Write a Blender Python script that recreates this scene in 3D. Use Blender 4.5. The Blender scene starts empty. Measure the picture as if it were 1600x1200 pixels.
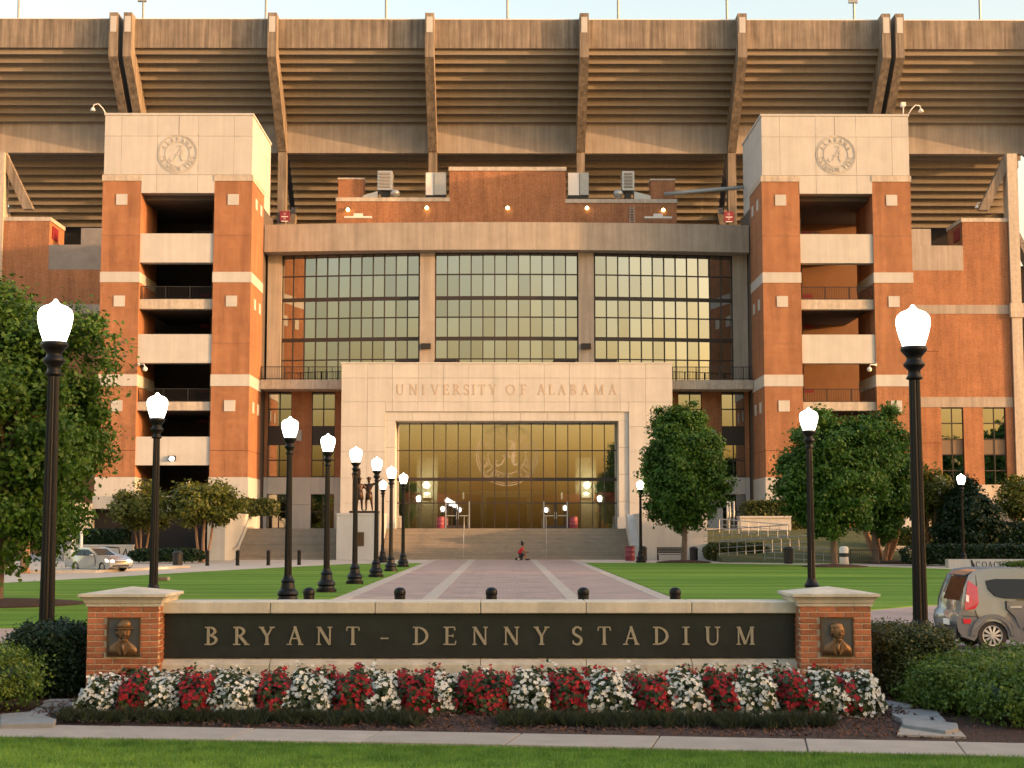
import bpy, bmesh, math, random
import numpy as np
from mathutils import Vector, Matrix

rnd = random.Random(7)
sc = bpy.context.scene
C = sc.collection

# ------------------------------------------------------------------ camera
CAMH = 2.2
TH = math.atan(229/2400); PS = math.atan(13/2400)
cam = bpy.data.cameras.new('camera'); camo = bpy.data.objects.new('camera', cam); C.objects.link(camo)
cam.sensor_width = 36; cam.lens = 54; cam.clip_end = 3000; cam.clip_start = 0.1
camo.location = (0, 0, CAMH)
camo.rotation_euler = (math.pi/2 + TH, 0, -PS)
sc.camera = camo

# ------------------------------------------------------------------ sky and sun
SUN_AZ = math.radians(71)      # from straight behind the camera towards the right
SUN_EL = math.radians(7.0)
sun_dir = Vector((math.sin(SUN_AZ)*math.cos(SUN_EL), -math.cos(SUN_AZ)*math.cos(SUN_EL), math.sin(SUN_EL)))
w = bpy.data.worlds.new('World'); sc.world = w; w.use_nodes = True
wn = w.node_tree.nodes; wl = w.node_tree.links
bg = wn['Background']
sky = wn.new('ShaderNodeTexSky'); sky.sky_type = 'NISHITA'; sky.sun_disc = False
sky.sun_elevation = SUN_EL; sky.sun_rotation = math.pi - SUN_AZ
sky.air_density = 1.5; sky.dust_density = 4.4; sky.ozone_density = 1.1
wb = wn.new('ShaderNodeMix'); wb.data_type = 'RGBA'; wb.blend_type = 'MULTIPLY'; wb.inputs[0].default_value = 1.0; wb.inputs[7].default_value = (1.0, 0.925, 1.0, 1)   # even warm evening cast
wl.new(sky.outputs[0], wb.inputs[6]); wl.new(wb.outputs[2], bg.inputs[0]); bg.inputs[1].default_value = 0.15
sun = bpy.data.lights.new('sun', 'SUN'); suno = bpy.data.objects.new('sun', sun); C.objects.link(suno)
sun.energy = 1.15; sun.angle = math.radians(0.8); sun.color = (1.0, 0.55, 0.27)
suno.rotation_euler = sun_dir.to_track_quat('Z', 'Y').to_euler(); suno.location = (60, -40, 60)
sc.view_settings.view_transform = 'Standard'; sc.view_settings.look = 'None'
sc.view_settings.exposure = 2.33; sc.view_settings.gamma = 1.0

# ------------------------------------------------------------------ measuring helpers (pixel of the 1600x1200 photo + distance -> metres)
_F = Vector((math.sin(PS)*math.cos(TH), math.cos(PS)*math.cos(TH), math.sin(TH)))
_R = Vector((math.cos(PS), -math.sin(PS), 0)); _U = Vector((-math.sin(PS)*math.sin(TH), -math.cos(PS)*math.sin(TH), math.cos(TH)))
def ray(px, py): return _F + _R*((px-800)/2400) + _U*((600-py)/2400)
def at(px, py, Y):
    d = ray(px, py); return d*(Y/d.y) + Vector((0, 0, CAMH))
def XX(px, Y, py=829): return at(px, py, Y).x
def ZZ(py, Y, px=787): return at(px, py, Y).z
def G(px, py, z=0.0):
    d = ray(px, py); return d*((z-CAMH)/d.z) + Vector((0, 0, CAMH))

# ------------------------------------------------------------------ materials
M = {}
def nodes(name):
    m = bpy.data.materials.new(name); m.use_nodes = True
    n = m.node_tree.nodes; return m, n, m.node_tree.links, n['Principled BSDF']
def ramp(n, stops):
    r = n.new('ShaderNodeValToRGB'); e = r.color_ramp.elements
    while len(e) < len(stops): e.new(0.5)
    for i, (p, c) in enumerate(stops):
        e[i].position = p; e[i].color = (*c, 1) if len(c) == 3 else c
    return r
def mul(c, k): return tuple(min(1, v*k) for v in c)
def mat(name, col, rough=0.7, var=0.15, scale=2.0, bump=0.0, bscale=None, metal=0.0, stretch=(1,1,1), rand=0.0, spec=0.5, stain=0.0, coat=0.0):
    m, n, l, b = nodes(name)
    g = n.new('ShaderNodeNewGeometry'); mp = n.new('ShaderNodeMapping'); mp.inputs['Scale'].default_value = stretch
    l.new(g.outputs['Position'], mp.inputs[0])
    tx = n.new('ShaderNodeTexNoise'); tx.inputs['Scale'].default_value = scale; tx.inputs['Detail'].default_value = 8; tx.inputs['Roughness'].default_value = 0.65
    l.new(mp.outputs[0], tx.inputs[0])
    r = ramp(n, [(0.28, mul(col, 1-var)), (0.72, mul(col, 1+var))]); l.new(tx.outputs[0], r.inputs[0])
    out = r.outputs[0]
    if stain:
        mp2 = n.new('ShaderNodeMapping'); mp2.inputs['Scale'].default_value = (2.4, 2.4, 0.10); l.new(g.outputs['Position'], mp2.inputs[0])
        t2 = n.new('ShaderNodeTexNoise'); t2.inputs['Scale'].default_value = 1.0; t2.inputs['Detail'].default_value = 9; t2.inputs['Roughness'].default_value = 0.7
        l.new(mp2.outputs[0], t2.inputs[0])
        r2 = ramp(n, [(0.38, (1-stain,)*3), (0.62, (1.0,)*3)]); l.new(t2.outputs[0], r2.inputs[0])
        mx = n.new('ShaderNodeMix'); mx.data_type = 'RGBA'; mx.blend_type = 'MULTIPLY'; mx.inputs[0].default_value = 1
        l.new(out, mx.inputs[6]); l.new(r2.outputs[0], mx.inputs[7]); out = mx.outputs[2]
    if rand:
        oi = n.new('ShaderNodeObjectInfo'); r3 = ramp(n, [(0, (1-rand,)*3), (1, (1+rand,)*3)]); l.new(oi.outputs['Random'], r3.inputs[0])
        mx = n.new('ShaderNodeMix'); mx.data_type = 'RGBA'; mx.blend_type = 'MULTIPLY'; mx.inputs[0].default_value = 1
        l.new(out, mx.inputs[6]); l.new(r3.outputs[0], mx.inputs[7]); out = mx.outputs[2]
    l.new(out, b.inputs['Base Color'])
    b.inputs['Roughness'].default_value = rough; b.inputs['Metallic'].default_value = metal
    b.inputs['Specular IOR Level'].default_value = spec
    if coat: b.inputs['Coat Weight'].default_value = coat; b.inputs['Coat Roughness'].default_value = 0.05
    if bump:
        t3 = n.new('ShaderNodeTexNoise'); t3.inputs['Scale'].default_value = bscale or scale*6; t3.inputs['Detail'].default_value = 6
        l.new(g.outputs['Position'], t3.inputs[0])
        bp = n.new('ShaderNodeBump'); bp.inputs['Strength'].default_value = bump; bp.inputs['Distance'].default_value = 0.02
        l.new(t3.outputs[0], bp.inputs['Height']); l.new(bp.outputs[0], b.inputs['Normal'])
    M[name] = m; return m
def brick_mat(name, c1, c2, mortar, bw=0.24, rh=0.08, ms=0.012, var=0.18):
    m, n, l, b = nodes(name)
    g = n.new('ShaderNodeNewGeometry'); sp = n.new('ShaderNodeSeparateXYZ'); l.new(g.outputs['Position'], sp.inputs[0])
    ad = n.new('ShaderNodeMath'); ad.operation = 'ADD'; l.new(sp.outputs[0], ad.inputs[0]); l.new(sp.outputs[1], ad.inputs[1])
    cb = n.new('ShaderNodeCombineXYZ'); l.new(ad.outputs[0], cb.inputs[0]); l.new(sp.outputs[2], cb.inputs[1])
    t = n.new('ShaderNodeTexBrick'); l.new(cb.outputs[0], t.inputs['Vector'])
    t.inputs['Color1'].default_value = (*c1, 1); t.inputs['Color2'].default_value = (*c2, 1); t.inputs['Mortar'].default_value = (*mortar, 1)
    t.inputs['Scale'].default_value = 1; t.inputs['Mortar Size'].default_value = ms; t.inputs['Brick Width'].default_value = bw; t.inputs['Row Height'].default_value = rh
    tx = n.new('ShaderNodeTexNoise'); tx.inputs['Scale'].default_value = 0.45; tx.inputs['Detail'].default_value = 9; tx.inputs['Roughness'].default_value = 0.7
    l.new(g.outputs['Position'], tx.inputs[0])
    r = ramp(n, [(0.3, (1-var,)*3), (0.7, (1+var,)*3)]); l.new(tx.outputs[0], r.inputs[0])
    mx = n.new('ShaderNodeMix'); mx.data_type = 'RGBA'; mx.blend_type = 'MULTIPLY'; mx.inputs[0].default_value = 1
    l.new(t.outputs[0], mx.inputs[6]); l.new(r.outputs[0], mx.inputs[7]); l.new(mx.outputs[2], b.inputs['Base Color'])
    mp2 = n.new('ShaderNodeMapping'); mp2.inputs['Scale'].default_value = (1.3, 1.3, 0.12); l.new(g.outputs['Position'], mp2.inputs[0])
    t2 = n.new('ShaderNodeTexNoise'); t2.inputs['Scale'].default_value = 1.0; t2.inputs['Detail'].default_value = 9; t2.inputs['Roughness'].default_value = 0.7; l.new(mp2.outputs[0], t2.inputs[0])
    r2 = ramp(n, [(0.36, (0.74,)*3), (0.6, (1.04,)*3)]); l.new(t2.outputs[0], r2.inputs[0])
    t4 = n.new('ShaderNodeTexNoise'); t4.inputs['Scale'].default_value = 7.0; t4.inputs['Detail'].default_value = 3; l.new(g.outputs['Position'], t4.inputs[0])
    r4 = ramp(n, [(0.35, (0.90, 0.88, 0.87)), (0.65, (1.08, 1.1, 1.12))]); l.new(t4.outputs[0], r4.inputs[0])
    m2 = n.new('ShaderNodeMix'); m2.data_type = 'RGBA'; m2.blend_type = 'MULTIPLY'; m2.inputs[0].default_value = 1; l.new(mx.outputs[2], m2.inputs[6]); l.new(r2.outputs[0], m2.inputs[7])
    m3 = n.new('ShaderNodeMix'); m3.data_type = 'RGBA'; m3.blend_type = 'MULTIPLY'; m3.inputs[0].default_value = 1; l.new(m2.outputs[2], m3.inputs[6]); l.new(r4.outputs[0], m3.inputs[7]); l.new(m3.outputs[2], b.inputs['Base Color'])
    b.inputs['Roughness'].default_value = 0.85; b.inputs['Specular IOR Level'].default_value = 0.25
    M[name] = m
def glass_mat(name, tint, refl, through):
    m, n, l, b = nodes(name); n.remove(b)
    o = n['Material Output']
    g = n.new('ShaderNodeNewGeometry')
    oi = n.new('ShaderNodeObjectInfo')
    gl = n.new('ShaderNodeBsdfGlossy'); gl.inputs['Color'].default_value = (*tint, 1); gl.inputs['Roughness'].default_value = 0.015
    tx = n.new('ShaderNodeTexNoise'); tx.inputs['Scale'].default_value = 0.35; tx.inputs['Detail'].default_value = 0; l.new(g.outputs['Position'], tx.inputs[0])
    bp = n.new('ShaderNodeBump'); bp.inputs['Strength'].default_value = 0.05; bp.inputs['Distance'].default_value = 0.05
    l.new(tx.outputs[0], bp.inputs['Height']); l.new(bp.outputs[0], gl.inputs['Normal'])
    tr = n.new('ShaderNodeBsdfTransparent'); tr.inputs['Color'].default_value = (*through, 1)
    mx = n.new('ShaderNodeMixShader')
    mr = n.new('ShaderNodeMapRange'); mr.inputs[3].default_value = refl-0.07; mr.inputs[4].default_value = refl+0.07
    l.new(oi.outputs['Random'], mr.inputs[0]); l.new(mr.outputs[0], mx.inputs[0])
    l.new(tr.outputs[0], mx.inputs[1]); l.new(gl.outputs[0], mx.inputs[2]); l.new(mx.outputs[0], o.inputs[0])
    M[name] = m
def leaf_mat(name, c1, c2, trans=0.35, rough=0.5, fscale=9.0, c3=None):
    m, n, l, b = nodes(name)
    g = n.new('ShaderNodeNewGeometry')
    tx = n.new('ShaderNodeTexNoise'); tx.inputs['Scale'].default_value = fscale; tx.inputs['Detail'].default_value = 3
    l.new(g.outputs['Position'], tx.inputs[0])
    r = ramp(n, [(0.3, c1), (0.66, c2)] + ([(0.78, c3)] if c3 else [])); l.new(tx.outputs[0], r.inputs[0]); l.new(r.outputs[0], b.inputs['Base Color'])
    b.inputs['Roughness'].default_value = rough; b.inputs['Specular IOR Level'].default_value = 0.3
    tl = n.new('ShaderNodeBsdfTranslucent'); l.new(r.outputs[0], tl.inputs[0])
    mx = n.new('ShaderNodeMixShader'); mx.inputs[0].default_value = trans
    l.new(b.outputs[0], mx.inputs[1]); l.new(tl.outputs[0], mx.inputs[2]); l.new(mx.outputs[0], n['Material Output'].inputs[0])
    M[name] = m
def emit_mat(name, col, s):
    m, n, l, b = nodes(name)
    b.inputs['Base Color'].default_value = (0.8, 0.8, 0.8, 1); b.inputs['Emission Color'].default_value = (*col, 1); b.inputs['Emission Strength'].default_value = s
    M[name] = m

mat('limestone', (0.50, 0.485, 0.445), 0.8, 0.07, 0.7, 0.1, 12, rand=0.035, stain=0.10)
mat('limestone_carved', (0.455, 0.43, 0.38), 0.85, 0.1, 2)
mat('limestone_cut_shade', (0.43, 0.34, 0.25), 0.85, 0.1, 2)  # darker tone stands in for the shade inside engraved letters
mat('limestone_dark', (0.36, 0.29, 0.22), 0.85, 0.1, 2)
mat('cast_stone', (0.52, 0.45, 0.36), 0.8, 0.18, 3, 0.2, 30, stain=0.28)
mat('sign_stone', (0.60, 0.54, 0.42), 0.8, 0.12, 6, 0.25, 60, stain=0.25)
mat('concrete_deck', (0.29, 0.235, 0.175), 0.9, 0.25, 0.5, 0.2, 9, stain=0.55)
mat('concrete_riser', (0.27, 0.225, 0.165), 0.9, 0.16, 1.2, 0.15, 9, stretch=(0.12, 1, 3), rand=0.08, stain=0.10)
mat('concrete_ring', (0.39, 0.335, 0.275), 0.9, 0.14, 0.5, 0.15, 9, stain=0.25)
mat('concrete_grey', (0.24, 0.22, 0.20), 0.9, 0.15, 0.8)
mat('step_stone', (0.27, 0.225, 0.17), 0.9, 0.15, 1.5, 0.2, 20, rand=0.08)
mat('pavement', (0.46, 0.40, 0.33), 0.9, 0.12, 0.8, 0.15, 30)
mat('slab', (0.33, 0.285, 0.235), 0.9, 0.14, 3, 0.3, 90, rand=0.06)
mat('road_asphalt', (0.17, 0.16, 0.155), 0.9, 0.12, 2, 0.2, 60)
mat('paver_border', (0.40, 0.35, 0.295), 0.9, 0.12, 2, 0.1, 20)
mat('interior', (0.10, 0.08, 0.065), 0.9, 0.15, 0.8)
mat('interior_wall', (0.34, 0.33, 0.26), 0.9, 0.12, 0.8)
mat('stair_wall_sunlit', (0.20, 0.10, 0.045), 0.9, 0.12, 0.8)  # orange of the low sun put into the wall colour
mat('crimson', (0.15, 0.012, 0.02), 0.6, 0.1, 1)
mat('crimson_barrel', (0.20, 0.03, 0.045), 0.5, 0.1, 3)
mat('metal_dark', (0.02, 0.017, 0.015), 0.45, 0.1, 4, spec=0.4)
mat('mullion', (0.028, 0.018, 0.013), 0.5, 0.1, 4)
mat('lamp_black', (0.0045, 0.0042, 0.0042), 0.42, 0.2, 12, 0.05, 40, spec=0.25)
mat('bronze_frame', (0.10, 0.06, 0.03), 0.45, 0.2, 20, metal=0.6)
mat('bronze', (0.20, 0.115, 0.055), 0.48, 0.25, 25, 0.1, 80, metal=0.65)
mat('bronze_statue', (0.055, 0.03, 0.017), 0.45, 0.3, 4, metal=0.6)
mat('plaque_ground', (0.055, 0.055, 0.05), 0.5, 0.3, 40, 0.3, 200)
mat('sign_panel', (0.016, 0.018, 0.017), 0.32, 0.35, 5, 0.04, 120, spec=0.45)
mat('letter_metal', (0.32, 0.28, 0.20), 0.5, 0.18, 18, 0.1, 90, metal=0.25)
mat('sign_brick', (0.36, 0.125, 0.055), 0.85, 0.22, 14, 0.5, 120, rand=0.28)
mat('mortar', (0.58, 0.45, 0.30), 0.95, 0.12, 20, 0.4, 150)
mat('duct', (0.42, 0.42, 0.40), 0.4, 0.1, 3, metal=0.6)
mat('white_paint', (0.74, 0.70, 0.64), 0.6, 0.05, 2)
mat('rail_grey', (0.34, 0.35, 0.34), 0.45, 0.08, 3, metal=0.3)
mat('bark', (0.15, 0.10, 0.07), 0.9, 0.35, 3, 0.6, 20, stretch=(3, 3, .5))
mat('bark_red', (0.34, 0.19, 0.11), 0.85, 0.3, 3, 0.4, 20, stretch=(3, 3, .5))
mat('bark_chip', (0.075, 0.034, 0.02), 0.9, 0.7, 25)
mat('flagstone', (0.22, 0.225, 0.22), 0.8, 0.2, 5, 0.4, 30, rand=0.12)
mat('tyre', (0.014, 0.014, 0.014), 0.8, 0.1, 20)
mat('rim', (0.62, 0.62, 0.62), 0.3, 0.05, 5, metal=0.8)
mat('car_grey', (0.165, 0.175, 0.185), 0.2, 0.04, 2, metal=0.35, coat=0.8)
mat('car_silver', (0.50, 0.51, 0.52), 0.25, 0.04, 2, metal=0.5, coat=0.8)
mat('car_glass', (0.006, 0.007, 0.007), 0.06, 0.05, 2, spec=0.35)
mat('car_black', (0.015, 0.015, 0.015), 0.6, 0.1, 4)
mat('tail_red', (0.42, 0.01, 0.02), 0.15, 0.15, 9, spec=0.7, coat=0.6)
mat('tail_clear', (0.7, 0.62, 0.6), 0.2, 0.1, 9)
mat('skin', (0.20, 0.10, 0.06), 0.6, 0.06, 8)
mat('shirt_red', (0.62, 0.02, 0.025), 0.8, 0.15, 9)
mat('short_dark', (0.012, 0.012, 0.014), 0.8, 0.1, 9)
mat('hair', (0.008, 0.006, 0.006), 0.7, 0.1, 9)
mat('sign_red', (0.22, 0.02, 0.03), 0.5, 0.05, 3)
mat('shade_black', (0.02, 0.017, 0.015), 0.95, 0.1, 1)  # near-black stands in for deep shade behind deck, wings and passage
mat('brown_panel', (0.16, 0.11, 0.065), 0.6, 0.08, 1)
mat('door_teal', (0.16, 0.21, 0.20), 0.3, 0.08, 1)
brick_mat('brick', (0.315, 0.108, 0.042), (0.215, 0.066, 0.028), (0.45, 0.26, 0.14), .26, .09, .016, var=0.16)
mat('joint', (0.14, 0.05, 0.025), 0.9, 0.1, 2)
emit_mat('lamp_glow', (1.0, 0.93, 0.78), 2.2)
emit_mat('bulb_warm', (1.0, 0.72, 0.25), 3.0)
emit_mat('sconce_glow', (0.9, 1.0, 0.7), 1.6)
emit_mat('headlight_glow', (1.0, 0.85, 0.6), 1.2)
emit_mat('exit_number', (1.0, 0.95, 0.9), 0.25)
glass_mat('glass', (0.58, 0.60, 0.60), 0.60, (0.22, 0.22, 0.17))
glass_mat('glass_entry', (0.82, 0.83, 0.88), 0.52, (0.82, 0.80, 0.68))
leaf_mat('leaf_maple', (0.030, 0.078, 0.010), (0.085, 0.165, 0.02), fscale=2.2, c3=(0.16, 0.20, 0.025))
leaf_mat('leaf_oak', (0.032, 0.085, 0.012), (0.085, 0.18, 0.024), fscale=2.5, c3=(0.14, 0.22, 0.035))
leaf_mat('leaf_crape', (0.06, 0.085, 0.012), (0.16, 0.165, 0.025), fscale=3)
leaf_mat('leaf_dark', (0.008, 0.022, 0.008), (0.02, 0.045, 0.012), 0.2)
leaf_mat('leaf_box', (0.03, 0.045, 0.014), (0.085, 0.10, 0.03), 0.25, fscale=14, c3=(0.15, 0.11, 0.06))
leaf_mat('leaf_bright', (0.038, 0.09, 0.012), (0.14, 0.21, 0.03), 0.3, fscale=7, c3=(0.25, 0.25, 0.07))
leaf_mat('leaf_hedge', (0.035, 0.055, 0.012), (0.10, 0.11, 0.025), 0.25)
leaf_mat('leaf_begonia', (0.018, 0.04, 0.010), (0.06, 0.075, 0.02), 0.3, fscale=20)
leaf_mat('petal_white', (0.66, 0.64, 0.55), (0.85, 0.84, 0.76), 0.3, fscale=20)
leaf_mat('petal_red', (0.26, 0.006, 0.012), (0.46, 0.015, 0.022), 0.3, fscale=20)
leaf_mat('petal_cream', (0.6, 0.55, 0.45), (0.8, 0.75, 0.62), 0.3)
leaf_mat('blade', (0.06, 0.14, 0.015), (0.15, 0.28, 0.04), 0.35, fscale=3)
leaf_mat('blade_dark', (0.012, 0.018, 0.006), (0.034, 0.046, 0.013), 0.25, fscale=8)
def grass_mat():
    m, n, l, b = nodes('lawn')
    g = n.new('ShaderNodeNewGeometry')
    t1 = n.new('ShaderNodeTexNoise'); t1.inputs['Scale'].default_value = 0.35; t1.inputs['Detail'].default_value = 6; l.new(g.outputs['Position'], t1.inputs[0])
    mp = n.new('ShaderNodeMapping'); mp.inputs['Rotation'].default_value = (0, 0, 0.35); mp.inputs['Scale'].default_value = (0.05, 0.55, 1); l.new(g.outputs['Position'], mp.inputs[0])
    t2 = n.new('ShaderNodeTexNoise'); t2.inputs['Scale'].default_value = 1.0; t2.inputs['Detail'].default_value = 5; l.new(mp.outputs[0], t2.inputs[0])
    t3 = n.new('ShaderNodeTexNoise'); t3.inputs['Scale'].default_value = 30; t3.inputs['Detail'].default_value = 4; l.new(g.outputs['Position'], t3.inputs[0])
    a = n.new('ShaderNodeMath'); a.operation = 'ADD'; l.new(t2.outputs[0], a.inputs[0]); l.new(t2.outputs[0], a.inputs[1])
    a2 = n.new('ShaderNodeMath'); a2.operation = 'ADD'; l.new(a.outputs[0], a2.inputs[0]); l.new(t3.outputs[0], a2.inputs[1])
    d = n.new('ShaderNodeMath'); d.operation = 'DIVIDE'; d.inputs[1].default_value = 3; l.new(a2.outputs[0], d.inputs[0])
    r = ramp(n, [(0.40, (0.082, 0.165, 0.018)), (0.5, (0.118, 0.225, 0.028)), (0.60, (0.165, 0.275, 0.045))]); l.new(d.outputs[0], r.inputs[0])
    l.new(r.outputs[0], b.inputs['Base Color']); b.inputs['Roughness'].default_value = 0.9; b.inputs['Specular IOR Level'].default_value = 0.1
    bp = n.new('ShaderNodeBump'); bp.inputs['Strength'].default_value = 0.6; bp.inputs['Distance'].default_value = 0.04; l.new(t3.outputs[0], bp.inputs['Height']); l.new(bp.outputs[0], b.inputs['Normal'])
    M['lawn'] = m
grass_mat()
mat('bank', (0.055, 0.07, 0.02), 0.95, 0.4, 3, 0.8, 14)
def mulch_mat():
    m, n, l, b = nodes('mulch')
    g = n.new('ShaderNodeNewGeometry')
    t = n.new('ShaderNodeTexVoronoi'); t.inputs['Scale'].default_value = 38; l.new(g.outputs['Position'], t.inputs['Vector'])
    r = ramp(n, [(0.0, (0.02, 0.008, 0.005)), (0.6, (0.05, 0.021, 0.012)), (1.0, (0.10, 0.05, 0.03))]); l.new(t.outputs['Color'], r.inputs[0])
    l.new(r.outputs[0], b.inputs['Base Color']); b.inputs['Roughness'].default_value = 0.95
    bp = n.new('ShaderNodeBump'); bp.inputs['Strength'].default_value = 1; bp.inputs['Distance'].default_value = 0.03; l.new(t.outputs['Distance'], bp.inputs['Height']); l.new(bp.outputs[0], b.inputs['Normal'])
    M['mulch'] = m
mulch_mat()
def paver_mat():
    m, n, l, b = nodes('pavers')
    g = n.new('ShaderNodeNewGeometry')
    t = n.new('ShaderNodeTexBrick'); l.new(g.outputs['Position'], t.inputs['Vector'])
    t.inputs['Color1'].default_value = (0.375, 0.285, 0.25, 1); t.inputs['Color2'].default_value = (0.32, 0.235, 0.205, 1); t.inputs['Mortar'].default_value = (0.244, 0.171, 0.146, 1)
    t.inputs['Scale'].default_value = 1; t.inputs['Brick Width'].default_value = 0.3; t.inputs['Row Height'].default_value = 0.15; t.inputs['Mortar Size'].default_value = 0.01
    tx = n.new('ShaderNodeTexNoise'); tx.inputs['Scale'].default_value = 0.6; tx.inputs['Detail'].default_value = 8; l.new(g.outputs['Position'], tx.inputs[0])
    r = ramp(n, [(0.3, (0.82,)*3), (0.7, (1.15,)*3)]); l.new(tx.outputs[0], r.inputs[0])
    mx = n.new('ShaderNodeMix'); mx.data_type = 'RGBA'; mx.blend_type = 'MULTIPLY'; mx.inputs[0].default_value = 1
    l.new(t.outputs[0], mx.inputs[6]); l.new(r.outputs[0], mx.inputs[7]); l.new(mx.outputs[2], b.inputs['Base Color'])
    b.inputs['Roughness'].default_value = 0.8
    M['pavers'] = m
paver_mat()

# ------------------------------------------------------------------ mesh helpers
ORG = {}
def org(o): return ORG.get(o.name, Vector((0, 0, 0))) if o else Vector((0, 0, 0))
def tag(o, label=None, cat=None, group=None, kind=None):
    if label: o['label'] = label
    if cat: o['category'] = cat
    if group: o['group'] = group
    if kind: o['kind'] = kind
    return o
def thing(name, label, cat, loc=(0, 0, 0), group=None, rz=0):
    o = bpy.data.objects.new(name, None); C.objects.link(o); o.location = loc; o.rotation_euler.z = rz
    o.empty_display_size = 0.3
    tag(o, label, cat, group); ORG[o.name] = Vector(loc); return o
def link(name, me, parent=None, loc=None):
    o = bpy.data.objects.new(name, me); C.objects.link(o)
    if parent: o.parent = parent; ORG[o.name] = org(parent)
    if loc is not None: o.location = Vector(loc) - org(parent)
    return o
class MB:
    def __init__(s): s.v = []; s.f = []
    def add(s, vs, fs):
        k = len(s.v); s.v += [tuple(v) for v in vs]; s.f += [tuple(i+k for i in f) for f in fs]; return s
    def box(s, x0, x1, y0, y1, z0, z1):
        return s.add([(x0,y0,z0),(x1,y0,z0),(x1,y1,z0),(x0,y1,z0),(x0,y0,z1),(x1,y0,z1),(x1,y1,z1),(x0,y1,z1)],
                     [(3,2,1,0),(4,5,6,7),(0,1,5,4),(1,2,6,5),(2,3,7,6),(3,0,4,7)])
    def prism(s, poly, a0, a1, axis):   # poly in the two other axes, extruded a0..a1 along axis
        n = len(poly)
        def P(p, a): return {'x': (a, p[0], p[1]), 'y': (p[0], a, p[1]), 'z': (p[0], p[1], a)}[axis]
        vs = [P(p, a0) for p in poly] + [P(p, a1) for p in poly]
        fs = [tuple(range(n))[::-1], tuple(range(n, 2*n))] + [(i, (i+1) % n, n+(i+1) % n, n+i) for i in range(n)]
        return s.add(vs, fs)
    def lathe(s, prof, c, seg=16, flute=0, fz=None):   # prof [(r,z)], c centre
        vs = []
        for (r, z) in prof:
            for i in range(seg):
                a = 2*math.pi*i/seg; rr = r
                if flute and fz[0] <= z <= fz[1] and i % 2: rr = r*(1-flute)
                vs.append((c[0]+rr*math.cos(a), c[1]+rr*math.sin(a), c[2]+z))
        fs = []
        for j in range(len(prof)-1):
            for i in range(seg):
                a, b_ = j*seg+i, j*seg+(i+1) % seg
                fs.append((a, b_, b_+seg, a+seg))
        fs.append(tuple(range(seg))[::-1]); k = (len(prof)-1)*seg; fs.append(tuple(range(k, k+seg)))
        return s.add(vs, fs)
    def tube(s, path, r, seg=6):
        path = [Vector(p) for p in path]; n = len(path)
        rs = r if isinstance(r, (list, tuple)) else [r]*n
        vs = []; up = None
        for i, p in enumerate(path):
            d = (path[min(i+1, n-1)] - path[max(i-1, 0)])
            if d.length < 1e-9: d = Vector((0, 0, 1))
            d.normalize()
            q = Vector((0, 0, 1)) if abs(d.z) < 0.95 else Vector((1, 0, 0))
            if up is not None: q = up
            x = d.cross(q)
            if x.length < 1e-6: x = d.orthogonal()
            x.normalize(); y = x.cross(d).normalized(); up = y
            for k in range(seg):
                a = 2*math.pi*k/seg; vs.append(p + (x*math.cos(a) + y*math.sin(a))*rs[i])
        fs = []
        for j in range(n-1):
            for k in range(seg):
                a, b_ = j*seg+k, j*seg+(k+1) % seg; fs.append((a, a+seg, b_+seg, b_))
        fs.append(tuple(range(seg))); k = (n-1)*seg; fs.append(tuple(range(k, k+seg))[::-1])
        return s.add(vs, fs)
    def ell(s, c, r, nu=14, nv=9, f=None):
        vs = []
        for j in range(nv+1):
            ph = math.pi*j/nv
            for i in range(nu):
                a = 2*math.pi*i/nu; d = Vector((math.sin(ph)*math.cos(a), math.sin(ph)*math.sin(a), math.cos(ph)))
                k = f(d) if f else 1
                vs.append((c[0]+r[0]*d.x*k, c[1]+r[1]*d.y*k, c[2]+r[2]*d.z*k))
        fs = [(j*nu+i, (j+1)*nu+i, (j+1)*nu+(i+1) % nu, j*nu+(i+1) % nu) for j in range(nv) for i in range(nu)]
        return s.add(vs, fs)
    def mesh(s, name, m, o=Vector((0, 0, 0)), smooth=False):
        me = bpy.data.meshes.new(name); me.from_pydata([(v[0]-o[0], v[1]-o[1], v[2]-o[2]) for v in s.v], [], s.f)
        if m: me.materials.append(M[m] if isinstance(m, str) else m)
        me.update()
        if smooth:
            me.polygons.foreach_set('use_smooth', [True]*len(me.polygons))
        return me
    def build(s, name, m, parent=None, smooth=False, bevel=0, kind=None):
        o = link(name, s.mesh(name, m, org(parent), smooth), parent)
        if bevel:
            bv = o.modifiers.new('bevel', 'BEVEL'); bv.width = bevel; bv.segments = 2; bv.limit_method = 'ANGLE'
        if smooth and not bevel:
            pass
        if kind: o['kind'] = kind
        return o
def box(name, m, parent, x0, x1, y0, y1, z0, z1, bevel=0): return MB().box(x0, x1, y0, y1, z0, z1).build(name, m, parent, bevel=bevel)
_unit = {}
def piece(name, m, parent, x0, x1, y0, y1, z0, z1):
    """a box piece that shares one unit mesh per material"""
    k = (name, m)
    if k not in _unit: _unit[k] = MB().box(-.5, .5, -.5, .5, -.5, .5).mesh(name, m)
    o = link(name, _unit[k], parent, ((x0+x1)/2, (y0+y1)/2, (z0+z1)/2)); o.scale = (abs(x1-x0), abs(y1-y0), abs(z1-z0)); return o
def smooth_by_angle(o, ang=40):
    me = o.data
    me.polygons.foreach_set('use_smooth', [True]*len(me.polygons))
    me.set_sharp_from_angle(angle=math.radians(ang))
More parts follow.
